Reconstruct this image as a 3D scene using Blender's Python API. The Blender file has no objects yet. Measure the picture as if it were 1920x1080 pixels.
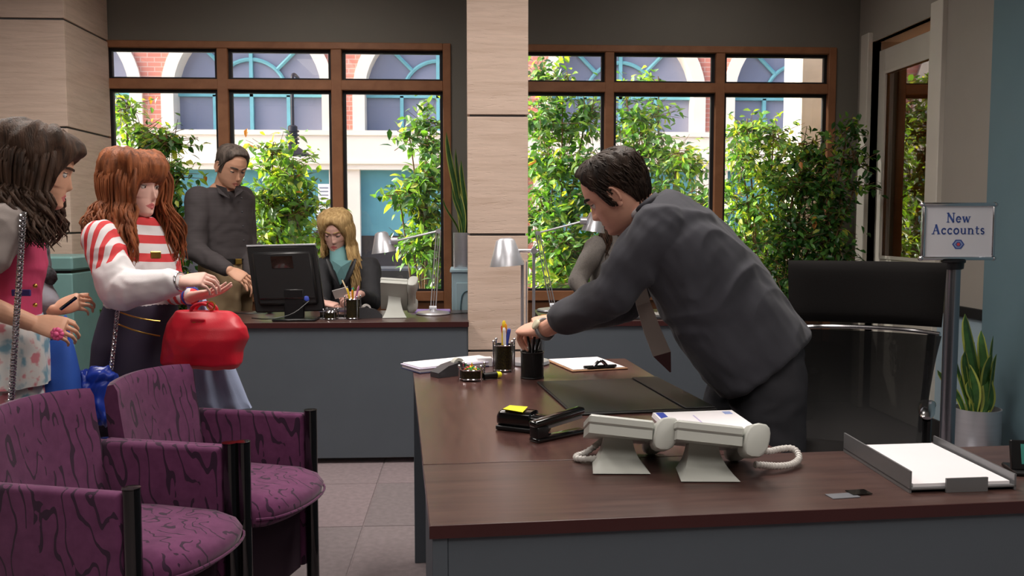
import bpy, bmesh, math, random
from mathutils import Vector as V, Matrix, noise
R = math.radians
S = bpy.context.scene
COL = S.collection
# ---------------------------------------------------------------- camera, sky, sun, exposure
F, CH, YAW, PIT = 1700.0, 1.24, R(3.03), R(4.2)
cd = bpy.data.cameras.new('camera'); cam = bpy.data.objects.new('camera', cd); COL.objects.link(cam)
cam.location = (0, 0, CH); cam.rotation_euler = (R(90) - PIT, 0, -YAW)
cd.sensor_width = 36; cd.lens = F / 1920 * 36; cd.clip_start = .05
S.camera = cam
S.view_settings.view_transform = 'Standard'; S.view_settings.look = 'None'
S.view_settings.exposure = 0.0; S.view_settings.gamma = 1.0; S.view_settings.use_curve_mapping = False
SKY, SUN, LAMP = 0.55, 14.0, 24.5
w = bpy.data.worlds.new('world'); S.world = w; w.use_nodes = True
nt = w.node_tree; bg = nt.nodes['Background']; sk = nt.nodes.new('ShaderNodeTexSky')
sk.sky_type = 'NISHITA'; sk.sun_disc = False; sk.sun_elevation = R(35); sk.sun_rotation = R(-100); sk.dust_density = 5.0; sk.air_density = .6
nt.links.new(sk.outputs[0], bg.inputs[0]); bg.inputs[1].default_value = SKY
sd = bpy.data.lights.new('sun', 'SUN'); sd.energy = SUN; sd.angle = R(1.0); sd.color = (1, .95, .86)
sun = bpy.data.objects.new('sun', sd); COL.objects.link(sun)
sun.rotation_euler = V((.80, -.30, -.40)).to_track_quat('-Z', 'Y').to_euler(); sun.location = (-8, 9, 9)

# ---------------------------------------------------------------- pixel helpers
_fw = V((math.sin(YAW) * math.cos(PIT), math.cos(YAW) * math.cos(PIT), -math.sin(PIT)))
_rt = V((math.cos(YAW), -math.sin(YAW), 0)); _up = _rt.cross(_fw)
CAM = V((0, 0, CH))
def ray(x, y): return _fw + _rt * ((x - 960) / F) - _up * ((y - 540) / F)
def P(x, y, Y): d = ray(x, y); return CAM + d * (Y / d.y)
def PZ(x, y, z): d = ray(x, y); return CAM + d * ((z - CH) / d.z)
def PX(x, y, X): d = ray(x, y); return CAM + d * (X / d.x)
# ---------------------------------------------------------------- object helpers
TM = {}
def tag(o, label, cat, group=None):
    o['label'] = label; o['category'] = cat
    if group: o['group'] = group
    return o
def thing(name, label, cat, loc=(0, 0, 0), rz=0, group=None):
    o = bpy.data.objects.new(name, None); COL.objects.link(o); o.empty_display_size = .05
    o.location = loc; o.rotation_euler = (0, 0, rz)
    TM[o.name] = Matrix.Translation(V(loc)) @ Matrix.Rotation(rz, 4, 'Z')
    return tag(o, label, cat, group)
def frame(o, x, z):
    x = V(x).normalized(); z = V(z); z = (z - x * z.dot(x)).normalized(); y = z.cross(x)
    m = Matrix((x, y, z)).transposed().to_4x4(); m.translation = V(o); return m
class B:
    def __init__(s): s.bm = bmesh.new(); s.mi = 0
    def m(s, i): s.mi = i; return s
    def add(s, vs, fs, M=None):
        bv = [s.bm.verts.new(M @ V(v) if M is not None else V(v)) for v in vs]
        for f in fs:
            try: s.bm.faces.new([bv[i] for i in f]).material_index = s.mi
            except ValueError: pass
        return s
    def box(s, a, b, bev=0, M=None, seg=1):
        a, b = V(a), V(b)
        lo = V((min(a[i], b[i]) for i in range(3))); hi = V((max(a[i], b[i]) for i in range(3)))
        if bev <= 0:
            vs = [(x, y, z) for z in (lo.z, hi.z) for y in (lo.y, hi.y) for x in (lo.x, hi.x)]
            return s.add(vs, [(0, 2, 3, 1), (4, 5, 7, 6), (0, 1, 5, 4), (2, 6, 7, 3), (0, 4, 6, 2), (1, 3, 7, 5)], M)
        t = bmesh.new(); bmesh.ops.create_cube(t, size=1)
        for v in t.verts: v.co = V(((lo[i] + hi[i]) / 2 + v.co[i] * (hi[i] - lo[i]) for i in range(3)))
        bmesh.ops.bevel(t, geom=t.edges[:], offset=min(bev, min(hi - lo) * .49), segments=seg, affect='EDGES', profile=.5)
        t.verts.index_update()
        s.add([v.co.copy() for v in t.verts], [[v.index for v in f.verts] for f in t.faces], M); t.free(); return s
    def loft(s, rings, cap=True, M=None, closed=True):
        n = len(rings[0]); vs = [p for r in rings for p in r]; fs = []
        for i in range(len(rings) - 1):
            for j in range(n if closed else n - 1):
                k = (j + 1) % n; fs.append((i * n + j, i * n + k, (i + 1) * n + k, (i + 1) * n + j))
        if cap: fs.append(tuple(range(n))[::-1]); fs.append(tuple((len(rings) - 1) * n + j for j in range(n)))
        return s.add(vs, fs, M)
    def tube(s, pts, r, n=8, cap=True, flat=1.0, up=None, M=None):
        pts = [V(p) for p in pts]; k = len(pts); rr = r if isinstance(r, (list, tuple)) else [r] * k
        if len(rr) != k:
            q = len(rr) - 1; rr = [rr[min(q, int(i / (k - 1) * q))] * (1 - (i / (k - 1) * q) % 1) + rr[min(q, int(i / (k - 1) * q) + 1)] * ((i / (k - 1) * q) % 1) for i in range(k)]
        tg = [(pts[min(i + 1, k - 1)] - pts[max(i - 1, 0)]).normalized() for i in range(k)]
        u = V(up) if up is not None else (V((0, 0, 1)) if abs(tg[0].z) < .9 else V((1, 0, 0)))
        rings = []
        for i in range(k):
            a = tg[i].cross(u)
            if a.length < 1e-5: a = tg[i].orthogonal()
            a.normalize(); b = a.cross(tg[i]).normalized()
            if up is None: u = b
            rings.append([pts[i] + a * (math.cos(t) * rr[i]) + b * (math.sin(t) * rr[i] * flat) for t in [2 * math.pi * j / n for j in range(n)]])
        return s.loft(rings, cap, M)
    def cap(s, p0, p1, r0, r1=None, n=16):        # rounded tapered limb
        p0, p1 = V(p0), V(p1); r1 = r0 if r1 is None else r1; d = (p1 - p0)
        d = d.normalized() if d.length > 1e-6 else V((0, 0, 1)); a = d.orthogonal().normalized(); b = d.cross(a); rings = []
        for t in (-80, -55, -30, 0): rings.append((p0 + d * (r0 * math.sin(R(t))), r0 * math.cos(R(t))))
        for t in (0, 30, 55, 80): rings.append((p1 + d * (r1 * math.sin(R(t))), r1 * math.cos(R(t))))
        return s.loft([[c + a * (q * math.cos(2 * math.pi * j / n)) + b * (q * math.sin(2 * math.pi * j / n)) for j in range(n)] for c, q in rings])
    def chain(s, pts, rad, n=16):
        for i in range(len(pts) - 1): s.cap(pts[i], pts[i + 1], rad[i], rad[i + 1], n)
        return s
    def lathe(s, prof, n=24, M=None, cap=True):
        return s.loft([[(r * math.cos(2 * math.pi * j / n), r * math.sin(2 * math.pi * j / n), z) for j in range(n)] for r, z in prof], cap, M)
    def prism(s, poly, z0, z1, M=None):
        return s.loft([[(x, y, z0) for x, y in poly], [(x, y, z1) for x, y in poly]], True, M)
    def ell(s, c, r, M=None, nu=16, nv=10):
        c = V(c); r = (r, r, r) if not isinstance(r, (tuple, list)) else r
        return s.loft([[(c.x + r[0] * math.sin(p) * math.cos(2 * math.pi * j / nu), c.y + r[1] * math.sin(p) * math.sin(2 * math.pi * j / nu), c.z - r[2] * math.cos(p)) for j in range(nu)]
                       for p in [math.pi * (i + .15) / (nv + .3 - 1) if i < nv - 1 else math.pi * .985 for i in range(nv)]], True, M)
    def mesh(s, name='m'):
        bmesh.ops.recalc_face_normals(s.bm, faces=s.bm.faces[:]); me = bpy.data.meshes.new(name); s.bm.to_mesh(me); s.bm.free(); return me
    def build(s, name, mats, parent=None, smooth=35, world=False, origin=None):
        me = s.mesh(name); return mobj(name, me, mats, parent, smooth, world, origin)
def mobj(name, me, mats, parent=None, smooth=35, world=False, origin=None):
    me.name = name
    if len(me.materials): me.materials.clear()
    for q in (mats if isinstance(mats, (list, tuple)) else [mats]): me.materials.append(q)
    if smooth:
        me.polygons.foreach_set('use_smooth', [True] * len(me.polygons))
        if smooth < 180: me.set_sharp_from_angle(angle=R(smooth))
    o = bpy.data.objects.new(name, me); COL.objects.link(o)
    if parent is not None:
        o.parent = parent
        if world:
            if parent.name in TM: me.transform(TM[parent.name].inverted())
    elif origin is not None:
        me.transform(Matrix.Translation(-V(origin))); o.location = origin
    return o
def remesh(b, vox, sm=4, fac=.5, wr=None):
    me = b.mesh('t'); o = bpy.data.objects.new('t', me); COL.objects.link(o)
    q = o.modifiers.new('r', 'REMESH'); q.mode = 'VOXEL'; q.voxel_size = vox
    if sm: q = o.modifiers.new('s', 'SMOOTH'); q.iterations = sm; q.factor = fac
    dg = bpy.context.evaluated_depsgraph_get(); r = bpy.data.meshes.new_from_object(o.evaluated_get(dg))
    bpy.data.objects.remove(o); bpy.data.meshes.remove(me)
    if wr:                                        # cloth folds: ridged noise pushed along the normals
        amp, sc = wr; vs = [v.co.copy() for v in r.vertices]; ns = [v.normal.copy() for v in r.vertices]
        for v, c, n in zip(r.vertices, vs, ns):
            q = V((c.x * sc[0], c.y * sc[1], c.z * sc[2])); q += noise.noise_vector(q * .6) * .8
            v.co = c + n * (amp * (1 - 2.2 * abs(noise.noise(q))) * .7 + amp * .4 * noise.noise(q * 2.3))
    return r
def joinm(ms):
    bm = bmesh.new()
    for m_ in ms: bm.from_mesh(m_)
    me = bpy.data.meshes.new('j'); bm.to_mesh(me); bm.free(); return me
def paint(me, fn):
    for p in me.polygons: p.material_index = fn(p.center, p.normal)
def kids(o): return [c for c in bpy.data.objects if c.parent == o]
def dup(root, loc, rz, label=None):
    c = root.copy(); COL.objects.link(c); c.location = loc; c.rotation_euler = (0, 0, rz)
    if label: c['label'] = label
    for k in kids(root):
        d = k.copy(); COL.objects.link(d); d.parent = c
        for g in kids(k): e = g.copy(); COL.objects.link(e); e.parent = d
    return c
def struct(o): o['kind'] = 'structure'; return o
def bez(p0, p1, p2, n=10):
    p0, p1, p2 = V(p0), V(p1), V(p2)
    return [p0 * (1 - t) ** 2 + p1 * 2 * t * (1 - t) + p2 * t * t for t in [i / (n - 1) for i in range(n)]]
def bez3(a, b, c, d, n=12):
    a, b, c, d = V(a), V(b), V(c), V(d)
    return [a * (1 - t) ** 3 + b * 3 * t * (1 - t) ** 2 + c * 3 * t * t * (1 - t) + d * t ** 3 for t in [i / (n - 1) for i in range(n)]]
def smoothp(pts, it=2):                           # corner cutting
    pts = [V(p) for p in pts]
    for _ in range(it):
        q = [pts[0]]
        for a, b in zip(pts, pts[1:]): q += [a * .75 + b * .25, a * .25 + b * .75]
        pts = q + [pts[-1]]
    return pts
# ---------------------------------------------------------------- materials
def lin(c): return tuple(((v / 255) / 12.92 if v / 255 <= .04045 else ((v / 255 + .055) / 1.055) ** 2.4) for v in c)
def c4(c, k=1): l = lin(c); return (min(1, l[0] * k), min(1, l[1] * k), min(1, l[2] * k), 1)
class N:
    def __init__(s, name):
        s.mat = bpy.data.materials.new(name); s.mat.use_nodes = True; s.t = s.mat.node_tree
        s.b = s.t.nodes['Principled BSDF']; s.out = s.t.nodes['Material Output']; s.tc = s.t.nodes.new('ShaderNodeTexCoord')
    def n(s, typ, **kw):
        q = s.t.nodes.new('ShaderNode' + typ)
        for k, v in kw.items():
            if k in q.bl_rna.properties.keys(): setattr(q, k, v)
            else: q.inputs[k.replace('_', ' ')].default_value = v
        return q
    def l(s, a, b): s.t.links.new(a, b)
    def map(s, sc=(1, 1, 1), rot=(0, 0, 0), src='Object'):
        q = s.n('Mapping'); q.inputs['Scale'].default_value = sc; q.inputs['Rotation'].default_value = rot; s.l(s.tc.outputs[src], q.inputs[0]); return q.outputs[0]
    def noise(s, sc=5, det=3, mp=None, dist=0, rough=.5):
        q = s.n('TexNoise', Scale=sc, Detail=det, Distortion=dist, Roughness=rough); s.l(mp if mp else s.map(), q.inputs[0]); return q.outputs['Fac']
    def ramp(s, src, stops):
        q = s.n('ValToRGB'); e = q.color_ramp.elements
        while len(e) < len(stops): e.new(.5)
        for el, (p, c) in zip(e, stops): el.position = p; el.color = c
        s.l(src, q.inputs[0]); return q.outputs[0]
    def math(s, op, a, b=None):
        q = s.n('Math', operation=op)
        for i, v in enumerate((a, b)):
            if v is None: continue
            if hasattr(v, 'is_linked'): s.l(v, q.inputs[i])
            else: q.inputs[i].default_value = v
        return q.outputs[0]
    def bump(s, src, st=.3, d=.002):
        q = s.n('Bump', Strength=st, Distance=d); s.l(src, q.inputs['Height']); s.l(q.outputs[0], s.b.inputs['Normal'])
def mat(name, col, r=.5, m=0, var=.08, vs=(6, 6, 6), bump=0, bs=150, coat=0, sheen=0, spec=.5):
    q = N(name); f = q.noise(1, 4, q.map(vs)); q.l(q.ramp(f, [(.3, c4(col, 1 - var)), (.7, c4(col, 1 + var))]), q.b.inputs['Base Color'])
    q.b.inputs['Roughness'].default_value = r; q.b.inputs['Metallic'].default_value = m
    q.b.inputs['Coat Weight'].default_value = coat; q.b.inputs['Sheen Weight'].default_value = sheen; q.b.inputs['Specular IOR Level'].default_value = spec
    if bump: q.bump(q.noise(bs, 3), bump)
    return q.mat
def glassmat(name, refl=.06, tint=(1, 1, 1), rough=.0):
    q = N(name); q.t.nodes.remove(q.b)
    tr = q.n('BsdfTransparent'); tr.inputs[0].default_value = (*tint, 1); gl = q.n('BsdfGlossy', Roughness=rough)
    fr = q.n('Fresnel', IOR=1.45); mx = q.n('MixShader'); q.l(q.math('MINIMUM', q.math('ADD', fr.outputs[0], refl - .04), .9), mx.inputs[0]); q.l(tr.outputs[0], mx.inputs[1]); q.l(gl.outputs[0], mx.inputs[2]); q.l(mx.outputs[0], q.out.inputs[0]); return q.mat
def stonemat(name, base, dk):
    q = N(name); mp = q.map((2.2, 2.2, 34)); f = q.noise(1.3, 6, mp, .6, .65)
    q.l(q.ramp(f, [(.3, c4(dk)), (.5, c4(base)), (.72, c4(base, 1.12))]), q.b.inputs['Base Color'])
    q.b.inputs['Roughness'].default_value = .75; pit = q.ramp(q.noise(2, 4, q.map((9, 9, 60))), [(.32, (0, 0, 0, 1)), (.4, (1, 1, 1, 1))]); q.bump(pit, .5, .002); return q.mat
def woodmat(name, a, b, sc=(3, 40, 40), r=.35, coat=.0):
    q = N(name); f = q.noise(1.5, 5, q.map(sc), .8, .6); q.l(q.ramp(f, [(.3, c4(a)), (.7, c4(b))]), q.b.inputs['Base Color'])
    q.b.inputs['Roughness'].default_value = r; q.b.inputs['Coat Weight'].default_value = coat; q.b.inputs['Coat Roughness'].default_value = .25; q.bump(f, .08, .001); return q.mat
def leafmat(name, col, tr=.4, r=.4):
    q = N(name); q.l(q.ramp(q.noise(9, 2), [(.3, c4(col, .75)), (.7, c4(col, 1.25))]), q.b.inputs['Base Color']); q.b.inputs['Roughness'].default_value = r
    t = q.n('BsdfTranslucent'); t.inputs[0].default_value = c4((min(255, col[0] * 1.25), min(255, col[1] * 1.2), col[2] * .6)); mx = q.n('MixShader', Fac=tr)
    q.l(q.b.outputs[0], mx.inputs[1]); q.l(t.outputs[0], mx.inputs[2]); q.l(mx.outputs[0], q.out.inputs[0]); return q.mat
def emit(name, col, st):
    q = N(name); q.b.inputs['Base Color'].default_value = c4(col); q.b.inputs['Emission Color'].default_value = c4(col); q.b.inputs['Emission Strength'].default_value = st; return q.mat
def fabmat():
    q = N('purple patterned upholstery'); wv = q.n('TexWave', wave_type='BANDS', bands_direction='DIAGONAL', Scale=10.5, Distortion=13.0, Detail=1.6, Detail_Scale=1.3, Detail_Roughness=.45); q.l(q.map((1, 1.25, .38)), wv.inputs[0])
    gate = q.math('GREATER_THAN', q.noise(2.6, 2, q.map((7, 7, 5))), .42)
    ln = q.math('MULTIPLY', q.math('GREATER_THAN', wv.outputs['Fac'], .925), gate)
    mx = q.n('MixRGB'); q.l(ln, mx.inputs[0]); q.l(q.ramp(q.noise(30, 3), [(.3, c4((92, 46, 80))), (.7, c4((106, 56, 92)))]), mx.inputs[1]); mx.inputs[2].default_value = c4((54, 32, 52))
    q.l(mx.outputs[0], q.b.inputs['Base Color']); q.b.inputs['Roughness'].default_value = .95; q.b.inputs['Sheen Weight'].default_value = .2; q.b.inputs['Specular IOR Level'].default_value = .15; q.bump(q.noise(500, 2), .25, .001); return q.mat
def brickmat():
    q = N('red brick'); b = q.n('TexBrick'); b.inputs['Color1'].default_value = c4((214, 142, 124)); b.inputs['Color2'].default_value = c4((204, 130, 114)); b.inputs['Mortar'].default_value = c4((212, 176, 162))
    b.inputs['Scale'].default_value = 1; b.inputs['Brick Width'].default_value = .22; b.inputs['Row Height'].default_value = .075; b.inputs['Mortar Size'].default_value = .008
    mp = q.map((1, 1, 1), (R(-90), 0, 0)); q.l(mp, b.inputs[0]); q.l(b.outputs[0], q.b.inputs['Base Color']); q.b.inputs['Roughness'].default_value = .9; return q.mat
def meshmat():
    q = N('black mesh fabric'); q.b.inputs['Base Color'].default_value = c4((16, 16, 17)); q.b.inputs['Roughness'].default_value = .6
    t = q.n('BsdfTransparent'); mx = q.n('MixShader', Fac=.78); q.l(t.outputs[0], mx.inputs[1]); q.l(q.b.outputs[0], mx.inputs[2]); q.l(mx.outputs[0], q.out.inputs[0]); return q.mat
def floralmat():
    q = N('floral cotton'); f = q.noise(16, 3, q.map()); cr = q.ramp(f, [(.36, c4((120, 160, 178))), (.46, c4((205, 208, 208))), (.56, c4((214, 210, 208))), (.62, c4((205, 130, 140)))])
    q.l(cr, q.b.inputs['Base Color']); q.b.inputs['Roughness'].default_value = .9; return q.mat
def hairmat(name, a, b):
    q = N(name); f = q.noise(1, 4, q.map((60, 60, 7)), .5); q.l(q.ramp(f, [(.3, c4(a)), (.7, c4(b))]), q.b.inputs['Base Color']); q.b.inputs['Roughness'].default_value = .6; q.b.inputs['Specular IOR Level'].default_value = .3; q.bump(q.noise(1, 3, q.map((260, 260, 14))), .7, .004); return q.mat
def skinmat(name, c):
    q = N(name); q.l(q.ramp(q.noise(14, 3), [(.3, c4(c, .92)), (.7, c4(c, 1.08))]), q.b.inputs['Base Color']); q.b.inputs['Roughness'].default_value = .5
    q.b.inputs['Subsurface Weight'].default_value = .0; q.b.inputs['Specular IOR Level'].default_value = .35; q.bump(q.noise(220, 2), .08, .001); return q.mat
m_stone = stonemat('travertine cladding', (212, 188, 172), (200, 174, 156)); m_joint = mat('slate grey joint', (92, 94, 96), .8)
m_wall = mat('warm grey wall paint', (120, 116, 108), .85, bump=.1, bs=300, var=.02); m_wallr = mat('light grey wall paint', (152, 146, 138), .85, bump=.1, bs=300, var=.02); m_lblue = mat('pale blue wall paint', (150, 170, 182), .8, var=.03)
m_teal = mat('muted teal wall paint', (96, 122, 132), .6, var=.03); m_ceil = mat('ceiling paint', (190, 188, 182), .9, var=.02)
m_carp = [mat('grey carpet ' + k, c, .98, var=.1, vs=(40, 40, 40), bump=.6, bs=700, spec=.1) for k, c in (('plain', (128, 118, 120)), ('rosy', (134, 121, 124)), ('dark', (124, 115, 117)))]
m_frame = woodmat('window frame timber', (140, 92, 62), (164, 112, 78), (4, 4, 4), .45); m_gask = mat('black glazing gasket', (22, 20, 26), .6)
m_glass = glassmat('clear glass'); m_white = mat('cream white paint', (206, 200, 190), .5, var=.03); m_black = mat('black plastic', (18, 18, 20), .35, var=.1)
m_desk = woodmat('dark mahogany laminate', (64, 44, 42), (88, 64, 58), (3, 38, 38), .3, .25); m_edge = mat('dark mahogany edge', (62, 26, 26), .4)
m_panel = mat('blue grey laminate', (82, 89, 97), .55, var=.03, bump=.05, bs=400); m_base = mat('black baseboard', (24, 24, 26), .5)
m_chrome = mat('chrome', (215, 215, 220), .14, 1, .02); m_alu = mat('brushed aluminium', (205, 207, 214), .34, .7, .04, (2, 2, 60)); m_steel = mat('grey steel tray', (128, 128, 130), .4, .5, .05)
m_paper = mat('white paper', (238, 234, 238), .85, var=.02); m_fab = fabmat(); m_gloss = mat('glossy black lacquer', (10, 10, 11), .12, var=.0, coat=.6)
m_grey = mat('phone grey plastic', (188, 190, 184), .42, var=.03); m_cord = mat('pale coiled cord', (214, 210, 206), .5); m_leather = mat('black leather pad', (24, 24, 24), .5, bump=.3, bs=500)
m_seat = mat('black woven seat cloth', (20, 18, 18), .95, bump=.3, bs=600, spec=.2); m_mesh = meshmat(); m_soil = mat('potting soil', (52, 38, 28), .95, bump=.8, bs=120)
m_yel = mat('yellow note paper', (232, 226, 40), .8); m_blue = mat('blue print', (52, 72, 170), .6); m_red = mat('red plastic', (205, 40, 50), .4); m_orange = mat('orange pencil lacquer', (235, 150, 30), .4); m_yelp = mat('yellow pencil lacquer', (235, 200, 50), .4)
m_green = mat('green plastic', (50, 150, 70), .4); m_purp = mat('lilac folder card', (165, 140, 205), .6); m_kraft = mat('orange manila card', (226, 165, 95), .7); m_dgrey = mat('dark grey plastic', (62, 62, 66), .4)
m_stem = mat('plant stem bark', (110, 84, 56), .8)
# ================================================================ SETTING
WY = 6.05; RX = 2.65
fl = struct(B().box((-4.5, -3, -.1), (4.5, 6.25, -.004)).build('floor', m_carp[0], smooth=0))
tile = B().box((-.302, -.302, -.0035), (.302, .302, 0.0), .003).mesh('carpet_tile'); rnd = random.Random(4)
tiles = []
for q in m_carp:
    me = tile.copy(); me.materials.append(q); tiles.append(me)
for i in range(9):
    for j in range(9):
        o = bpy.data.objects.new('carpet_tile', tiles[rnd.choice((0, 0, 1, 1, 2))]); COL.objects.link(o); o.parent = fl
        o.location = (-2.55 + i * .61, .9 + j * .61, 0)
struct(B().box((-4.5, -3, 3.1), (4.5, 6.25, 3.25)).build('ceiling', m_ceil, smooth=0))
# window openings
LX0, LX1 = P(192, 300, WY).x, P(846, 300, WY).x
RX0, RX1 = P(918, 300, WY).x, P(1563, 300, WY).x
ZT, ZB = 2.40, .42
b = B()
for x0, x1, z0, z1 in ((-4.5, LX0, -.05, 3.1), (LX0, LX1, ZT, 3.1), (LX0, LX1, -.05, ZB), (LX1, RX0, -.05, 3.1), (RX0, RX1, ZT, 3.1), (RX0, RX1, -.05, ZB), (RX1, 2.85, -.05, 3.1)):
    b.box((x0, WY, z0), (x1, WY + .22, z1))
struct(b.build('wall_back', m_wall, smooth=0))
def window(n, x0, x1, mull):
    b = B(); fy0, fy1 = WY - .015, WY + .06; zs, zt0, zt1 = .80, 2.02, 2.09
    zs = P(845, 546, WY).z; zp = P(845, 556, WY).z; zt1 = P(845, 152, WY).z; zt0 = P(845, 171, WY).z; ztop = P(845, 95, WY).z
    b.box((x0, fy0, ZB), (x0 + .052, fy1, ZT), .004).box((x1 - .052, fy0, ZB), (x1, fy1, ZT), .004)
    b.box((x0 + .052, fy0, ztop), (x1 - .052, fy1, ZT), .004)
    b.box((x0 + .052, fy0, zp - .03), (x1 - .052, fy1, zs), .004).box((x0 + .052, fy0 + .004, zt0), (x1 - .052, fy1, zt1), .004)
    for a, c in mull: b.box((a, fy0 + .002, zs), (c, fy1, ztop), .004)
    w_ = struct(b.build('window_%d' % n, m_frame, smooth=0, origin=((x0 + x1) / 2, WY, ZB)))
    TM[w_.name] = Matrix.Translation(w_.location)
    B().box((x0 + .052, fy0 + .02, ZB), (x1 - .052, fy1 - .01, zp - .03)).build('sill_panel', woodmat('dark sill timber', (104, 66, 44), (122, 80, 54), (3, 30, 30)), w_, 0, True)
    xs = [x0 + .052] + [v for ac in mull for v in ac] + [x1 - .052]
    for i in range(0, len(xs), 2):
        for z0, z1 in ((zs, zt0), (zt1, ztop)):
            a, c = xs[i], xs[i + 1]; g = .02; yy = fy1 - .025
            B().box((a, yy - .012, z0), (a + g, yy + .02, z1)).box((c - g, yy - .012, z0), (c, yy + .02, z1)).box((a + g, yy - .012, z0), (c - g, yy + .02, z0 + g * .7)).box((a + g, yy - .012, z1 - g), (c - g, yy + .02, z1)).build('gasket', m_gask, w_, 0, True)
            B().box((a + .01, yy, z0 + .005), (c - .01, yy + .006, z1 - .005)).build('pane', m_glass, w_, 0, True)
window(1, LX0, LX1, [(P(a, 300, WY).x, P(c, 300, WY).x) for a, c in ((411, 431), (623, 643))])
window(2, RX0, RX1, [(P(a, 300, WY).x, P(c, 300, WY).x) for a, c in ((1133, 1150), (1339, 1356))])
# stone clad piers: slabs with recessed joints
def pier(name, x0, x1, y0, y1, zj, faces):
    core = struct(B().box((x0 + .012, y0 + .012, -.004), (x1 - .012, y1, 3.1)).build(name, m_joint, smooth=0, origin=((x0 + x1) / 2, (y0 + y1) / 2, 0)))
    TM[core.name] = Matrix.Translation(core.location)
    for a, c in zip(zj, zj[1:]):
        a += .006; c -= .006
        if 'f' in faces: B().box((x0, y0, a), (x1, y0 + .02, c), .0015).build('stone_slab', m_stone, core, 0, True)
        if 'l' in faces: B().box((x0, y0 + .0205, a), (x0 + .02, y1, c), .0015).build('stone_slab', m_stone, core, 0, True)
        if 'r' in faces: B().box((x1 - .02, y0 + .0205, a), (x1, y1, c), .0015).build('stone_slab', m_stone, core, 0, True)
    return core
ZJ = [0, .567, 1.172, 1.78, 2.392, 3.1]
px0, px1 = P(877, 440, 4.69).x, P(990, 440, 4.69).x
pier('wall_pier', px0, px1, 4.69, 5.0, ZJ, 'flr')
pier('wall_left', -4.5, -2.275, 5.4, 6.045, ZJ, 'fr')
# right wall with a glazed door
DY0, DY1, DZ = PX(1745, 300, RX).y, PX(1630, 300, RX).y, 2.40
b = B()
for y0, y1, z0, z1 in ((DY1, 6.045, -.004, 3.1), (DY0, DY1, DZ, 3.1), (-3, DY0, .74, 3.1)): b.box((RX, y0, z0), (RX + .2, y1, z1))
wr_ = struct(b.m(1).box((RX, -3, -.004), (RX + .2, DY0, .74)).build('wall_right', [m_wallr, m_lblue], smooth=0))
struct(B().box((RX - .03, 2.2, 0), (RX + .0, PX(1852, 600, RX).y, 3.1)).build('wall_wing', m_teal, smooth=0))
yw = PX(1852, 600, RX).y
struct(B().box((RX - .018, yw, .735), (RX, DY0 - .13, .79), .003).build('trim_1', m_base, smooth=0))
struct(B().box((RX - .012, yw, 0), (RX, DY0 - .13, .13), .003).build('baseboard_right', m_base, smooth=0))
struct(B().box((RX - .045, 2.2, 0), (RX - .03, yw, .13), .003).build('baseboard_wing', m_base, smooth=0))
b = B().box((RX - .03, DY0 - .13, 0), (RX + .06, DY0, DZ + .06), .004).box((RX - .03, DY1, 0), (RX + .06, DY1 + .11, DZ + .06), .004).box((RX + .01, DY0, DZ), (RX + .06, DY1, DZ + .06), .003)
struct(b.build('trim_2', m_white, smooth=0))
dr = struct(B().box((RX + .045, DY0 + .004, .01), (RX + .09, DY0 + .11, DZ - .06), .003).box((RX + .045, DY1 - .09, .01), (RX + .09, DY1 - .004, DZ - .06), .003).box((RX + .045, DY0 + .11, 2.2), (RX + .09, DY1 - .09, DZ - .06), .003).box((RX + .045, DY0 + .11, .01), (RX + .09, DY1 - .09, 1.0), .003).build('door_1', m_white, smooth=0, origin=(RX + .06, DY1, 0)))
TM[dr.name] = Matrix.Translation(dr.location)
B().box((RX + .038, DY0 + .11, 1.0), (RX + .05, DY0 + .13, 2.2)).box((RX + .038, DY1 - .11, 1.0), (RX + .05, DY1 - .09, 2.2)).box((RX + .038, DY0 + .13, 1.0), (RX + .05, DY1 - .11, 1.02)).box((RX + .038, DY0 + .13, 2.18), (RX + .05, DY1 - .11, 2.2)).build('glazing_bead', m_white, dr, 0, True)
B().box((RX + .06, DY0 + .11, 1.0), (RX + .066, DY1 - .09, 2.2)).build('pane', glassmat('door glass tinted for reflection', .22, (.55, .42, .28)), dr, 0, True)  # amber reflection is put into the glass tint
B().tube([(RX + .03, DY0 + .06, .98), (RX - .02, DY0 + .06, .98), (RX - .02, DY0 + .15, .98)], .01).build('handle', m_chrome, dr, 60, True)
# hallway added behind the glazed door; its tan imitates an amber reflection
struct(B().box((4.3, 4.4, -.004), (4.45, 6.6, 3.1)).box((RX + .2, 6.5, -.004), (4.3, 6.6, 3.1)).box((RX + .2, 4.4, -.004), (4.3, 4.5, 3.1)).build('wall_hallway', mat('tan for amber reflection', (196, 150, 104), .8), smooth=0))
struct(B().box((-4.5, -3, -.004), (-4.3, 5.4, 3.1)).box((-4.3, -3, -.004), (RX, -2.85, 3.1)).build('wall_left_side', m_wall, smooth=0))
# light panels added on the unseen ceiling to light the room
def added_light(x, y, e, label, sx=.6, sy=1.2):
    t = thing('added_ceiling_light', label, 'added light', (x, y, 3.1), group='added light panels')
    B().box((-sx / 2 - .03, -sy / 2 - .03, -.02), (-sx / 2, sy / 2 + .03, 0)).box((sx / 2, -sy / 2 - .03, -.02), (sx / 2 + .03, sy / 2 + .03, 0)).box((-sx / 2, -sy / 2 - .03, -.02), (sx / 2, -sy / 2, 0)).box((-sx / 2, sy / 2, -.02), (sx / 2, sy / 2 + .03, 0)).build('frame', m_white, t, 0)
    B().box((-sx / 2, -sy / 2, -.01), (sx / 2, sy / 2, -.002)).build('diffuser', m_diff, t, 0)
    ld = bpy.data.lights.new('panel', 'AREA'); ld.shape = 'RECTANGLE'; ld.size = sx; ld.size_y = sy; ld.energy = e; ld.color = (1, .93, .86); ld.spread = R(150)
    lo = bpy.data.objects.new('panel_glow', ld); COL.objects.link(lo); lo.parent = t; lo.location = (0, 0, -.025)
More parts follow.
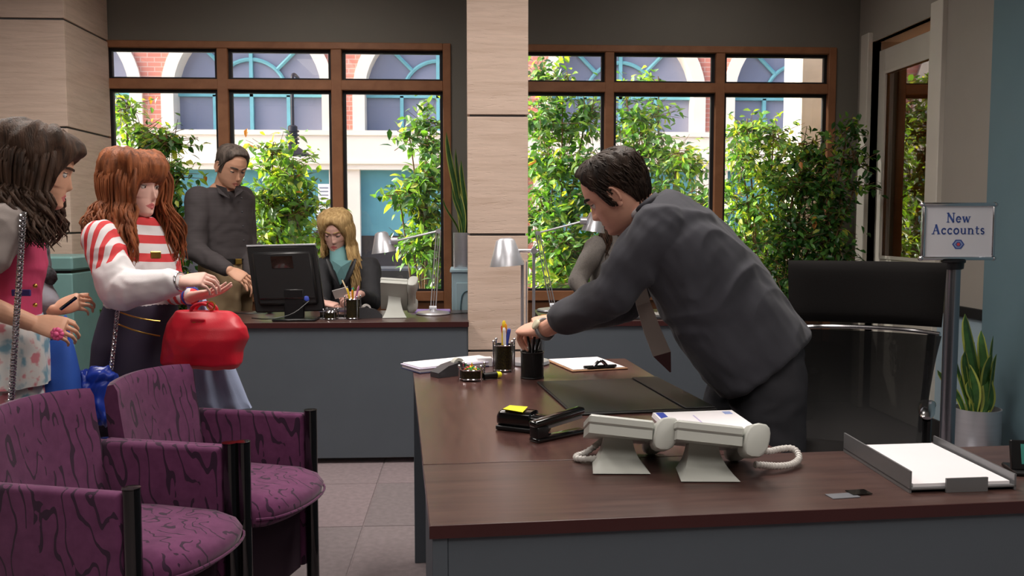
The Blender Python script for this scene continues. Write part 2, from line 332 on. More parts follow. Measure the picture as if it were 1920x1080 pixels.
m_diff = emit('light diffuser', (255, 245, 235), 1.0)
for i, (x, y, e) in enumerate(((-1.6, 1.0, .35), (.6, .8, .45), (-1.9, 3.5, 1.7), (.5, 3.1, 1.9), (-.5, -.8, 1.2), (1.9, -.3, .7), (1.5, 4.9, .2), (-.9, 4.7, .55), (3.6, 5.5, .5))):  # last one added to brighten the tan wall behind the door glass
    added_light(x, y, LAMP * e, 'added white light panel on the unseen ceiling')
# ================================================================ STREET OUTSIDE
YF = 15.0
def fx(p): return P(p, 178, YF).x
def fz(p): return P(900, p, YF).z
m_brick = brickmat(); m_cream = mat('cream render', (236, 228, 214), .85, var=.02); m_tealp = mat('teal painted panel', (88, 150, 162), .6, var=.05); m_tealb = mat('teal window bars', (118, 184, 194), .5)
m_fglass = mat('grey window glass', (138, 142, 162), .2, var=.12, vs=(.6, .6, .6)); m_conc = mat('concrete', (176, 172, 162), .9, bump=.3, bs=30)
struct(B().box((-12, WY + .22, -.25), (14, YF + 1, -.12)).build('pavement', mat('pavement concrete', (178, 172, 164), .95, bump=.2, bs=60), smooth=0))
fac = thing('arcade_building', 'red brick and cream building with teal arched windows across the street', 'building', (2, YF, -.12))
c0, c3 = fx(466), fx(1507); per = (c3 - c0) / 3; cs = [c0 + per * k for k in range(-2, 6)]
zs_ = fz(178); zb_ = fz(247); zc0 = fz(319); zt_ = fz(440); ri = (fx(604) - fx(466)); ro = ri + (fx(622) - fx(599)); ztop = zs_ + ro + 1.1
arc = lambda c, r, n=24: [(c - r * math.cos(math.pi * i / n), zs_ + r * math.sin(math.pi * i / n)) for i in range(n + 1)]
bw = B()
for c in cs:
    o = [(c - ro, zb_)] + arc(c, ro) + [(c + ro, zb_)]
    top = [(c - per / 2, zb_)] + [(c - per / 2 + per * i / 24, ztop) for i in range(25)] + [(c + per / 2, zb_)]
    n = len(o); bw.add([(x, YF, z) for x, z in o] + [(x, YF, z) for x, z in top], [(i, i + 1, n + i + 1, n + i) for i in range(n - 1)])
bw.box((cs[0] - per / 2, YF, ztop), (cs[-1] + per / 2, YF + .3, ztop + 2.5))
bw.build('brick_wall', m_brick, fac, 0, True)
for c in cs:
    o = [(c - ro, zb_)] + arc(c, ro) + [(c + ro, zb_)]; i_ = [(c - ri, zb_)] + arc(c, ri) + [(c + ri, zb_)]
    rings = [[(a[0], YF - .06, a[1]), (q[0], YF - .06, q[1]), (q[0], YF + .3, q[1]), (a[0], YF + .01, a[1])] for a, q in zip(o, i_)]
    tr_ = B().loft(rings).build('arch_trim', m_cream, fac, 50, True)
    gl = B().add([(x, YF + .28, z) for x, z in i_], [tuple(range(len(i_)))]).build('window_glass', m_fglass, fac, 0, True)
    bar = B(); bw_ = .028; y0, y1 = YF + .2, YF + .27; fr = fx(534) - fx(466); v = fx(541) - fx(471)
    bar.box((c - ri, y0, zs_ - bw_), (c + ri, y1, zs_ + bw_))
    for dx in (-v, 0, v): bar.box((c + dx - bw_, y0, zb_), (c + dx + bw_, y1, zs_))
    bar.box((c - bw_, y0, zs_), (c + bw_, y1, zs_ + ri))
    bar.tube([(x, (y0 + y1) / 2, z) for x, z in arc(c, fr, 20)], .034, 6)
    for a in (45, 135): bar.tube([(c + fr * math.cos(R(a)), (y0 + y1) / 2, zs_ + fr * math.sin(R(a))), (c + ri * math.cos(R(a)), (y0 + y1) / 2, zs_ + ri * math.sin(R(a)))], .034, 6)
    bar.build('window_bars', m_tealb, fac, 0, True)
X0, X1 = cs[0] - per / 2, cs[-1] + per / 2
B().box((X0, YF - .1, zc0), (X1, YF + .35, zb_)).box((X0, YF - .13, fz(256)), (X1, YF - .1, fz(247))).box((X0, YF - .14, fz(309)), (X1, YF - .1, fz(304))).build('cream_band', m_cream, fac, 0, True)
zg = -.12; zdk = fz(442)
for c in cs:
    B().box((c - ro + .05, YF + .12, zdk), (c + ro - .05, YF + .2, zc0)).build('teal_panel', m_tealp, fac, 0, True)
    B().box((c - ro + .05, YF + .1, zg), (c + ro - .05, YF + .2, zdk)).build('plinth_panel', mat('dark shopfront plinth', (44, 44, 50), .3), fac, 0, True)
    for s_ in (-1, 1): B().box((c + s_ * (ro - .1), YF - .04, zg), (c + s_ * (ro + .1), YF + .2, zc0)).build('pilaster', m_cream, fac, 0, True)
    B().box((c + ro + .1, YF + .02, zg), (c + per - ro - .1, YF + .2, zc0)).build('brick_pier', m_brick, fac, 0, True)
# gooseneck lamp on the facade
q = P(549, 262, YF - .7); t = thing('street_lamp', 'dark pendant street lamp with conical shade on the cream facade', 'street lamp', q); m_iron = mat('dark iron', (40, 42, 52), .5)
B().tube(smoothp([(0, .75, 1.0), (0, .1, 1.05), (0, 0, .85), (0, 0, .1)]), .028).build('bracket', m_iron, t)
bb = B().lathe([(.05, .22), (.075, .2), (.075, -.05), (.06, -.1)], 14)
for k in range(4): bb.lathe([(.1, .14 - k * .06), (.1, .12 - k * .06)], 14)
bb.build('housing', m_iron, t); B().lathe([(.06, -.09), (.1, -.12), (.27, -.23), (.255, -.24), (.09, -.14)], 18).build('shade', m_iron, t)
# notices on the pilaster
for i, (x0, x1, y0, y1, lb) in enumerate(((597, 619, 345, 379, 'upper white street notice with grey lines of print'), (594, 619, 384, 432, 'lower white street notice with round grey emblem'))):
    a, c = P(x0, y1, YF - .3), P(x1, y0, YF - .3); t = thing('street_notice', lb, 'sign', (a.x, YF - .3, a.z), group='street notices')
    B().box((a.x, YF - .31, a.z), (c.x, YF - .29, c.z)).build('board', m_paper, t, 0, True); bb = B(); h = (c.z - a.z)
    if i == 0:
        for k in range(4): bb.box((a.x + .02, YF - .314, a.z + h * (.15 + .2 * k)), (c.x - .03, YF - .311, a.z + h * (.22 + .2 * k)))
    else: bb.lathe([(.07, 0), (.07, .003), (.045, .003), (.045, 0)], 20, Matrix.Translation(((a.x + c.x) / 2, YF - .311, (a.z + c.z) / 2 + .05)) @ Matrix.Rotation(R(90), 4, 'X')).box((a.x + .03, YF - .314, a.z + .05), (c.x - .03, YF - .311, a.z + .09))
    bb.build('print', mat('grey print', (130, 140, 150), .8), t, 0, True)
    if i == 1: B().tube([(0, 0, -.0), (0, 0, -1.5)], .02).build('post', m_iron, t)
    else: B().tube([(0.09, 0.02, .02), (.09, .02, .1)], .008).build('clip', m_iron, t)
# red handrail on the pavement, concrete fin outside the window
a, c = P(690, 508, 9.5), P(1000, 503, 9.5); t = thing('handrail', 'red curved tubular handrail on the pavement outside', 'handrail', (a.x, 9.5, -.12))
B().tube(smoothp([(a.x - .1, 9.5, a.z - .6), (a.x - .08, 9.5, a.z - .05), a, (a + c) / 2 + V((0, 0, .03)), c]), .022).build('rail', mat('red gloss paint', (205, 50, 60), .3), t, 60, True)
for k in range(1, 5): xx = a.x + (c.x - a.x) * k / 4.2; B().tube([(xx, 9.5, a.z), (xx + .06, 9.5, -.12)], .012).build('baluster', m_dgrey, t, 60, True)
a = P(1499, 300, 7.2); tag(B().box((a.x, 7.2, -.12), (a.x + .7, 7.6, 4.5), .01).build('concrete_column', m_conc, smooth=0, origin=(a.x + .35, 7.4, -.12)), 'pale concrete column standing outside the right window', 'column')
a, c = P(700, 545, 8.6), P(845, 448, 8.6)
tag(B().box((a.x - .3, 8.6, -.12), (a.x + .95, 9.1, c.z - .28), .02).build('street_planter', mat('charcoal planter', (46, 48, 54), .35), smooth=0, origin=(a.x, 8.8, -.12)), 'long charcoal planter box on the pavement outside', 'planter')
# ================================================================ DESKS
DT = .73
FLc = V((-.059, 1.495, 0)); DA = R(4.2)
# front unit: long return running out of frame to the right
t = thing('office_desk', 'dark wood topped grey desk unit across the foreground, two phones on it', 'desk', FLc, DA)
B().box((0, 0, DT - .022), (1.75, .384, DT), .0006).build('desktop', [m_desk], t, 0)
B().box((.004, .004, 0), (.03, .38, DT - .022), .001).build('end_panel', m_panel, t, 0); B().box((1.72, .004, 0), (1.746, .38, DT - .022), .001).build('end_panel', m_panel, t, 0)
B().box((.0305, .006, .01), (1.7195, .026, DT - .022), .001).build('front_panel', m_panel, t, 0)
B().box((-.001, -.0015, DT - .0225), (1.751, .0005, DT - .0005)).build('edge_band', m_edge, t, 0)
B().box((.0, .384, DT - .022), (.79, .3885, DT - .0025)).build('seam_shade_strip', m_black, t, 0)  # black strip added in the gap so the seam looks shaded
t = thing('office_desk', 'dark wood topped grey desk in the middle carrying the black blotter', 'desk', FLc + Matrix.Rotation(DA, 3, 'Z') @ V((0, .389, 0)), DA)
B().box((0, 0, DT - .022), (.79, 1.39, DT), .0006).build('desktop', woodmat('mahogany laminate lengthwise', (66, 42, 40), (92, 62, 56), (38, 3, 38), .26, .3), t, 0)
B().box((.004, 1.35, 0), (.786, 1.376, DT - .022), .001).build('end_panel', m_panel, t, 0)
B().box((.05, .01, .02), (.07, 1.349, DT - .022), .001).build('modesty_panel', m_panel, t, 0); B().box((.06, .002, 0), (.75, .02, DT - .022), .001).build('end_panel', m_panel, t, 0)
def backdesk(x0, x1, y0, y1, label):
    t = thing('office_desk', label, 'desk', ((x0 + x1) / 2, y0, 0)); w_ = (x1 - x0) / 2
    B().box((-w_, 0, DT - .026), (w_, y1 - y0, DT), .002).build('desktop', m_desk, t, 0); B().box((-w_, -.0015, DT - .0265), (w_, .0005, DT - .0005)).build('edge_band', m_edge, t, 0)
    B().box((-w_ + .01, .012, .03), (w_ - .01, .03, DT - .026), .001).build('front_panel', m_panel, t, 0)
    for s_ in (-1, 1): B().box((s_ * (w_ - .03), .0305, 0), (s_ * (w_ - .004), y1 - y0 - .01, DT - .026), .001).build('end_panel', m_panel, t, 0)
    return t
BY = 4.6
backdesk(-1.36, P(879, 600, BY).x, BY, BY + .62, 'grey panelled desk with dark top by the left window, computer on it')
backdesk(.40, 1.62, BY, BY + .62, 'grey panelled desk with dark top behind the leaning man, by the right window')
Z = DT + .0005
def D(x, y): p = PZ(x, y, Z); return p
# ---------------------------------------------------------------- visitor armchairs
def armchair(loc, rz, label):
    t = thing('armchair', label, 'chair', loc, rz, 'purple visitor armchairs')
    Wd, AZ = .44, .62                                   # local: +X forward, +Y far side; origin under the near front post
    for y0 in (0, Wd): 
        B().tube([(0, y0, 0), (0, y0, AZ)], .021, 18).build('post', m_gloss, t, 50)
        B().lathe([(.016, 0), (.0215, .003), (.0215, .006), (.012, .0062)], 18, Matrix.Translation((0, y0, AZ - .002))).build('post_cap', m_gloss, t, 50)
        B().box((-.44, y0 - .02, .10), (-.018, y0 + .02, AZ - .008), .016, seg=3).build('arm_panel', m_fab, t, 60)
    bk = B(); rings = []
    prof = [(x + .05, z) for x, z in [(-.40, .30), (-.415, .45), (-.435, .60), (-.455, .70), (-.46, .745), (-.475, .765), (-.50, .76), (-.515, .72), (-.50, .60), (-.48, .45), (-.46, .30)]]
    for k in range(13):
        v = k / 12; y = .022 + v * (Wd - .044); bulge = -.03 * (1 - (2 * v - 1) ** 2); e = min(1, min(v, 1 - v) * 12); e = .82 + .18 * math.sqrt(e)
        cx = sum(a for a, _ in prof) / len(prof); cz = .54
        rings.append([(cx + (a - cx) * e + bulge, y, cz + (z - cz) * (.985 + .015 * e) + .012 * (1 - (2 * v - 1) ** 2)) for a, z in prof])
    bk.loft(rings).build('backrest', m_fab, t, 60)
    st = B(); rings = []
    for k in range(15):
        v = k / 14; y = .024 + v * (Wd - .048); fr = .02 + .085 * math.sqrt(max(0, 1 - (2 * v - 1) ** 2)) ; e = math.sqrt(min(1, min(v, 1 - v) * 9)); zt = .425 + .022 * e; zb = .36
        rings.append([(-.42, y, zb), (-.42, y, zt), (-.2, y, zt + .008), (fr - .08, y, zt + .004), (fr - .02, y, zt - .012), (fr, y, zt - .035), (fr - .008, y, zb + .02), (fr - .03, y, zb + .004), (fr - .12, y, zb)])
    s_ = st.loft(rings).build('seat', m_fab, t, 60)
    B().tube([(.003 + .02 + .085 * math.sqrt(max(0, 1 - (2 * k / 14 - 1) ** 2)), .024 + k / 14 * (Wd - .048), .392) for k in range(15)], .004, 6).build('piping', m_fab, s_, 60)
    B().box((-.4, .025, .1), (-.03, Wd - .025, .358), .004).build('under_seat_panel', mat('dark plum cloth', (44, 20, 38), .95), t, 0)
    for y0 in (0, Wd): B().tube([(-.44, y0, 0), (-.44, y0, AZ - .01)], .018, 14).build('rear_post', m_gloss, t, 50)
    return t
a2 = PZ(455, 830, .62); a1 = PZ(246, 917, .62); CA = -R(15.5)
c2 = armchair((a2.x, a2.y, 0), CA, 'purple patterned armchair in front of the red handbag, beyond the other one')
c1 = dup(c2, (a1.x, a1.y, 0), CA, 'purple patterned armchair nearest the camera at the lower left')
# ---------------------------------------------------------------- high backed office chair
t = thing('office_chair', 'black high backed mesh office chair behind the right desk', 'chair', (P(1608, 800, 3.0).x, 2.98, 0), R(153))
# local +Y is the sitter's forward direction
def cpad(x0, x1, z0, z1, yf, th, curve):
    rings = []
    for i in range(13):
        u = i / 12; z = z0 + (z1 - z0) * u; e = math.sqrt(max(.02, 1 - abs(2 * u - 1) ** 6)); ring = []
        for s_, yo in ((1, th / 2), (-1, -th / 2)):
            for j in range(13):
                v = j / 12 if s_ > 0 else 1 - j / 12; x = (x0(u) + (x1(u) - x0(u)) * v); ee = math.sqrt(max(.03, 1 - abs(2 * v - 1) ** 8)); ring.append((x, yf(u) + curve * (2 * v - 1) ** 2 + yo * e * ee, z))
        rings.append(ring)
    return rings
B().loft(cpad(lambda u: -.24 - .01 * u, lambda u: .24 + .01 * u, .895, 1.105, lambda u: -.03 - .02 * u, .05, .04)).build('headrest', m_seat, t, 60)
B().loft(cpad(lambda u: -.20 - .04 * u * u, lambda u: .20 + .04 * u * u, .45, .87, lambda u: -.03 + .05 * (1 - 2 * u) ** 2 - .03 * u, .012, .05)).build('mesh_back', m_mesh, t, 60)
B().tube(smoothp([(-.235, .03, .875), (-.12, -.02, .882), (.12, -.02, .882), (.235, .03, .875)]), .007).build('chrome_bar', m_chrome, t)
B().tube([(-.21, 0, .87), (-.2, -.01, .7), (-.185, .02, .5), (-.16, .05, .43)], .012).build('back_frame', m_black, t); B().tube([(.21, 0, .87), (.2, -.01, .7), (.185, .02, .5), (.16, .05, .43)], .012).build('back_frame', m_black, t)
B().box((-.23, .02, .42), (.23, .48, .5), .035, seg=3).build('seat', m_seat, t, 60)
for s_ in (-1, 1):
    ar = B().tube(smoothp([(s_ * .19, .1, .46), (s_ * .205, .1, .5), (s_ * .205, .1, .6), (s_ * .205, .14, .65), (s_ * .2, .27, .645)]), .014).build('armrest', m_black, t)
    B().tube(smoothp([(s_ * .205, .1, .645), (s_ * .205, .15, .672), (s_ * .2, .22, .672), (s_ * .2, .3, .65)]), [.016, .022] + [.024] * 8 + [.022, .016, .012], 12, flat=.45, up=(0, 0, 1)).build('arm_pad', m_chrome, ar)
B().tube([(0, .22, .1), (0, .22, .42)], .028, 14).build('gas_column', m_chrome, t)
for k in range(5):
    a = R(72 * k + 20); e = V((.3 * math.cos(a), .22 + .3 * math.sin(a), .075)); L = B().tube([(0, .22, .11), e], [.026, .016], 8).build('base_leg', m_black, t)
    B().tube([e + V((0, -.018, -.042)), e + V((0, .018, -.042))], .032, 14).build('caster', m_black, L)
# ---------------------------------------------------------------- sign stand
a, c = P(1727, 488, 3.8), P(1865, 380, 3.8); sx = P(1787, 500, 3.8).x; W_, H_ = c.x - a.x, c.z - a.z
t = thing('sign_stand', 'chrome floor stand with a white New Accounts sign beside the office chair', 'sign', (sx, 3.8, 0), R(-2))
ox = a.x - sx
B().lathe([(.15, 0), (.15, .012), (.14, .02), (.03, .03)], 32).build('base', m_chrome, t); B().lathe([(.031, .03), (.031, a.z - .03)], 24).build('pole', mat('dull chrome pole', (150, 152, 160), .22, .95, .03), t)
B().lathe([(.033, a.z - .04), (.042, a.z - .035), (.044, a.z - .012), (.05, a.z - .008), (.05, a.z)], 20).build('collar', m_black, t)
fr = B(); x0, x1, z0, z1 = ox, ox + W_, a.z, c.z; rr = .012
fr.box((x0, -.012, z0), (x1, .012, z0 + .016), .006, seg=3).box((x0, -.012, z1 - .016), (x1, .012, z1), .006, seg=3).box((x0, -.012, z0 + .016), (x0 + .014, .012, z1 - .016), .004, seg=2).box((x1 - .014, -.012, z0 + .016), (x1, .012, z1 - .016), .004, seg=2)
fr.build('frame', m_chrome, t, 50)
for i_, (xx, zz) in enumerate(((x0, z0 + .008), (x1, z0 + .008), (x0, z1 - .008), (x1, z1 - .008))): B().ell((xx, 0, zz), (.012, .014, .011)).build('corner_cap', m_chrome, t)
B().box((x0 + .013, -.006, z0 + .014), (x1 - .013, .006, z1 - .014)).build('sign_panel', mat('white sign board', (225, 222, 228), .6, var=.01), t, 0)
def arcp(cx, cy, rx, ry, a0, a1, n=14): return [(cx + rx * math.cos(R(a0 + (a1 - a0) * i / (n - 1))), cy + ry * math.sin(R(a0 + (a1 - a0) * i / (n - 1)))) for i in range(n)]
GL = {  # serif letters: strokes (points, width), x-height .62, cap 1
 'N': (.86, [([(.14, 0), (.14, 1)], .08), ([(.12, .98), (.72, .02)], .17), ([(.72, 0), (.72, 1)], .08), ([(0, .03), (.28, .03)], .06), ([(0, .97), (.2, .97)], .06), ([(.58, .97), (.86, .97)], .06)]),
 'A': (.9, [([(.14, 0), (.45, 1)], .08), ([(.43, 1), (.76, 0)], .17), ([(.24, .36), (.64, .36)], .07), ([(0, .03), (.28, .03)], .06), ([(.6, .03), (.9, .03)], .06)]),
 'e': (.56, [(arcp(.29, .31, .22, .28, 0, 320), .12), ([(.1, .33), (.5, .33)], .06)]),
 'w': (.9, [([(.1, .6), (.28, .02)], .14), ([(.28, .02), (.45, .55)], .07), ([(.43, .6), (.62, .02)], .14), ([(.62, .02), (.8, .6)], .07), ([(0, .6), (.24, .6)], .05), ([(.68, .6), (.9, .6)], .05)]),
 'c': (.54, [(arcp(.29, .31, .22, .28, 45, 318), .12), ([(.42, .48), (.46, .48)], .12)]),
 'o': (.62, [(arcp(.31, .31, .24, .28, 0, 360, 22), .12)]),
 'u': (.68, [([(.14, .6), (.14, .2)], .13), (arcp(.32, .2, .18, .17, 180, 340), .09), ([(.52, .6), (.52, .03)], .13), ([(.02, .6), (.16, .6)], .05), ([(.4, .6), (.54, .6)], .05), ([(.5, .03), (.66, .03)], .05)]),
 'n': (.7, [([(.14, 0), (.14, .6)], .13), (arcp(.34, .4, .19, .18, 170, 0), .09), ([(.53, .42), (.53, 0)], .13), ([(.02, .6), (.15, .6)], .05), ([(.02, .02), (.28, .02)], .05), ([(.4, .02), (.68, .02)], .05)]),
 't': (.44, [([(.18, .8), (.18, .14)], .12), (arcp(.3, .14, .12, .11, 180, 330), .09), ([(.02, .59), (.4, .59)], .07)]),
 's': (.48, [(arcp(.23, .45, .15, .14, 30, 260), .1), (arcp(.24, .17, .15, .14, 90, -150), .1), ([(.1, .42), (.36, .2)], .1)])}
def word(b, txt, cx, zb, h, y):
    tot = sum(GL[q][0] + .1 for q in txt) * h; x = cx - tot / 2
    for q in txt:
        w0, st = GL[q]
        for pts, wd in st:
            for (x0, y0), (x1, y1) in zip(pts, pts[1:]):
                d = V((x1 - x0, y1 - y0)); d = d.normalized() if d.length else V((1, 0)); nn = V((-d.y, d.x)) * wd * .62; d = d * .02
                b.add([(x + (px_ * h), y, zb + pz_ * h) for px_, pz_ in ((x0 - d.x + nn.x, y0 - d.y + nn.y), (x0 - d.x - nn.x, y0 - d.y - nn.y), (x1 + d.x - nn.x, y1 + d.y - nn.y), (x1 + d.x + nn.x, y1 + d.y + nn.y))], [(0, 1, 2, 3)])
        x += (w0 + .1) * h
mid = ox + W_ / 2; lt = B(); word(lt, 'New', mid, P(1790, 417, 3.8).z, .041, -.0068); word(lt, 'Accounts', mid, P(1790, 439, 3.8).z, .041, -.0068)
m_ink = mat('blue sign ink', (62, 88, 160), .6); lt.build('lettering', m_ink, t, 0)
ez = P(1790, 458, 3.8).z
for k, (rx, rz_, q) in enumerate(((.027, .021, m_ink), (.020, .0155, mat('pale blue sign ink', (150, 165, 205), .6)), (.0135, .0105, m_ink), (.008, .007, mat('red sign ink', (220, 80, 80), .6)))):
    B().add([(mid + rx * x, -.0066 - .0003 * k, ez + rz_ * z) for x, z in ((-1, 0), (-.45, -.95), (.45, -.95), (1, 0), (.45, .95), (-.45, .95))], [(0, 1, 2, 3, 4, 5)]).build('emblem_ring' if k < 3 else 'emblem_centre', q, t, 0)
# ---------------------------------------------------------------- desk telephones
def phone(loc, rz, label, tilt=20, cord=None, hand=True, sc=1.0, zb=.08):
    t = thing('desk_phone', label, 'telephone', loc, rz, 'grey desk phones'); t.scale = (sc, sc, sc)
    # local: -Y is the rear edge (towards the camera), keypad faces up and away; origin at the foot's rear left corner
    rings = []
    for u in [i / 10 for i in range(11)]:
        e = u ** 3; w0 = .030 + .028 * e; yc = .075 - .075 * e; z = (zb - .012) * (1 - u) + .002
        rings.append([(.06 - w0, yc, z), (.06 + w0, yc, z), (.06 + w0 * .9, yc + .05 + .05 * e, z), (.06 - w0 * .9, yc + .05 + .05 * e, z)])
    B().loft(rings).build('foot', m_grey, t, 60)
    Mb = Matrix.Translation((.066, .085, zb)) @ Matrix.Rotation(-R(tilt), 4, 'X') @ Matrix.Rotation(R(6), 4, 'Y')
    B().prism([(-.07, -.075), (.058, -.075), (.058, .105), (-.07, .105)], -.026, -.008, Mb).build('body', m_grey, t, 0)
    B().box((-.072, -.078, -.0075), (.06, .108, .012), .004, Mb).build('upper_shell', m_grey, t, 0)
    B().box((-.06, -.06, .012), (.04, .0, .0135), 0, Mb).build('display', m_dgrey, t, 0)
    kb = B()
    for i in range(3):
        for j in range(4): kb.box((-.058 + i * .03, .015 + j * .02, .0122), (-.038 + i * .03, .028 + j * .02, .016), .001, Mb)
    k_ = kb.build('keypad', m_dgrey, t, 0); k_['kind'] = 'stuff'
    if hand:
        B().loft([[(.084 + x * r_, y, -.004 + z * r_) for x, z in [(.024 * math.copysign(abs(math.cos(R(a))) ** .7, math.cos(R(a))) + .006 * math.sin(R(a)), .034 * math.copysign(abs(math.sin(R(a))) ** .8, math.sin(R(a))) - .008) for a in range(0, 360, 24)]] for y, r_ in ((-.09, .82), (-.088, .95), (-.082, 1.0), (-.03, 1.0), (-.01, .62), (.05, .62), (.07, 1), (.1, 1.0), (.106, .8))], True, Mb).build('handset', m_grey, t, 50)
        B().box((.06, -.05, -.026), (.1, .1, -.012), .005, Mb).build('cradle', m_grey, t, 0)
    if cord:
        pts = smoothp(cord, 2); L = B().tube(pts, .0062, 8).build('cord', m_cord, t, 60); cb = B(); k = 0
        for a, c in zip(pts, pts[1:]):
            d = c - a; nn = max(1, int(d.length / .006))
            for i in range(nn): q = a + d * (i / nn); cb.tube([q, q + d.normalized() * .0032], .0074, 8)
        cb_ = cb.build('coil_turns', m_cord, L, 60); cb_['kind'] = 'stuff'
    return t
p = D(1110, 890); phone((p.x, p.y, Z), DA - R(8), 'grey desk phone nearer the stapler', 17, [(.04, .15, .04), (.0, .13, .012), (-.03, .11, .008), (-.02, .085, .008), (.04, .1, .008)])
p = D(1262, 905); phone((p.x + .014, p.y, Z), DA - R(8), 'grey desk phone with a looped white cord on its right', 17, [(.17, .09, .05), (.2, .12, .03), (.235, .15, .03), (.27, .16, .03), (.275, .13, .012), (.23, .08, .01), (.16, .06, .02)])
# ---------------------------------------------------------------- articulated and column lamps
def shade(b, M, r0, r1, h): b.lathe([(r1 * .55, h + .008), (r1, h), (r0, 0), (r0 - .003, 0), (r1 - .003, h - .003), (.01, h - .004)], 28, M)
p = D(990, 689); p = PZ(990, 682, Z); t = thing('desk_lamp', 'aluminium desk lamp with slim twin columns in front of the stone pier', 'lamp', (p.x, p.y, Z))
kx = p.y / F
B().lathe([(.075, 0), (.078, .004), (.074, .014), (.02, .018)], 32).build('base', m_alu, t)
zt = P(990, 470, p.y).z - Z; zm = P(968, 500, p.y).z - Z
B().tube([(-.021, 0, .015), (-.021, 0, zt - .035)], .0055, 10).build('column', m_alu, t); B().tube([(.02, 0, .015), (.02, 0, zt + .015)], .0055, 10).build('column', m_alu, t); B().tube([(-.005, .01, .015), (-.005, .01, zt - .04)], .0025, 6).build('tension_rod', m_alu, t)
B().tube([(-.04, 0, zt), (.035, 0, zt)], .006, 8).tube([(.02, -.014, zt), (.02, .014, zt)], .011, 12).build('joint', m_alu, t, 50)
sc = P(951, 498, p.y) - V((p.x, p.y, Z)); bb = B(); shade(bb, Matrix.Translation(sc) @ Matrix.Rotation(R(-4), 4, 'Y'), .062, .033, .09); s_ = bb.build('lamp_shade', m_alu, t, 50)
B().ell(sc + V((0, 0, .045)), (.022, .022, .03)).build('bulb', mat('frosted bulb', (230, 228, 220), .4), s_)
def tolomeo(base, elbow, headp, label, flip):
    b0 = PZ(*base, Z); t = thing('desk_lamp', label, 'lamp', (b0.x, b0.y, Z)); o = V((b0.x, b0.y, Z)); e = P(*elbow, b0.y) - o; h = P(*headp, b0.y - .03) - o
    B().lathe([(.09, 0), (.095, .004), (.088, .012), (.02, .022), (.018, .03)], 32).build('base', m_alu, t)
    for dx, rr in ((-.014, .0035), (.014, .0035), (.0, .002)): B().tube([(dx, 0, .02), e + V((dx * .8, 0, 0))], rr, 8).build('lower_arm', m_alu, t)
    B().tube([(-.02, 0, .035), (.02, 0, .035)], .012, 12).build('base_joint', m_alu, t, 50); B().tube([e + V((0, -.015, 0)), e + V((0, .015, 0))], .013, 12).build('elbow_joint', m_alu, t, 50)
    B().tube([e, h + V((-flip * .055, 0, .01))], .006, 8).build('upper_arm', m_alu, t)
    B().tube([h + V((-flip * .075, -.02, .012)), h + V((-flip * .04, -.02, .012))], .02, 12).build('head_joint', m_alu, t, 50)
    bb = B(); shade(bb, Matrix.Translation(h + V((0, 0, -.05))) @ Matrix.Rotation(R(flip * 8), 4, 'Y'), .068, .034, .105); bb.build('lamp_shade', m_alu, t, 50)
    B().tube(smoothp([(.02, 0, .02), (.1, -.02, .003), (.16, .02, .003), (.22, .03, .003)]), .0025, 6).build('power_cord', m_black, t)
tolomeo((812, 589), (822, 433), (720, 456), 'aluminium swing arm lamp on the desk beside the blonde woman', -1)
tolomeo((1037, 583), (1008, 437), (1112, 418), 'aluminium swing arm lamp half behind the leaning man', 1)
# ---------------------------------------------------------------- desk tidies
def tidy(loc, label, r=.036, h=.085, rack=.04, pens=(), chr_=True, name='pen_cup', cat='pen holder'):
    t = thing(name, label, cat, loc)
    B().lathe([(r * .98, .004), (r, h), (r - .002, h), (r * .98 - .002, .006)], 28).build('cup', m_cupmesh if chr_ else m_cupmesh2, t, 50)
    if chr_:
        for z in (.006, h): B().tube([((r + .002) * math.cos(R(a)), (r + .002) * math.sin(R(a)), z) for a in range(0, 361, 15)], .0026, 6).build('chrome_ring', m_chrome, t)
        for k in range(4):
            a = R(35 + 90 * k); q = (rack + .006) * V((math.cos(a), math.sin(a), 0)); pp = B().tube([q, q + V((0, 0, h + .012))], .0028, 8).build('wire_leg', m_chrome, t); B().ell(q + V((0, 0, h + .014)), .0055, nu=10, nv=7).build('ball_tip', m_chrome, pp)
    else:
        for z, rr in ((.003, r * .98), (h, r)): B().tube([(rr * math.cos(R(a)), rr * math.sin(R(a)), z) for a in range(0, 361, 15)], .002, 6).build('rim', m_black, t)
    return t
def cupmat(name, al, c2):
    q = N(name); v = q.n('TexVoronoi', Scale=220.0); q.l(q.map(), v.inputs[0]); g = q.ramp(v.outputs['Distance'], [(.25, c4((14, 13, 12))), (.8, c4(c2))]); q.l(g, q.b.inputs['Base Color']); q.b.inputs['Roughness'].default_value = .4; q.b.inputs['Metallic'].default_value = .3
    t = q.n('BsdfTransparent'); mx = q.n('MixShader', Fac=al); q.l(t.outputs[0], mx.inputs[1]); q.l(q.b.outputs[0], mx.inputs[2]); q.l(mx.outputs[0], q.out.inputs[0]); return q.mat
m_cupmesh = cupmat('black perforated cup', .97, (60, 50, 18)); m_cupmesh2 = cupmat('black wire mesh cup', .8, (40, 40, 42))
def pen(cup, ang, lean, L, q, label, r=.0035, kind='pen', z0=.008, rad=.02):
    c = TM[cup.name].translation; a = R(ang); base = c + V((-.5 * rad * math.cos(a), -.5 * rad * math.sin(a), z0)); d = V((math.cos(a) * lean, math.sin(a) * lean, 1)).normalized()
    t = thing(kind, label, kind, base, 0, 'pens and pencils in holders')
    B().tube([V(), d * L * .9], r, 8).build('barrel', q, t); B().tube([d * L * .9, d * L * .97, d * L], [r * 1.05, r * .9, r * .3], 8).build('tip', q, t)
p = D(945, 695); cup = tidy((p.x, p.y, Z), 'black and chrome pen holder with red pen and yellow pencils', .033, .09, .039)
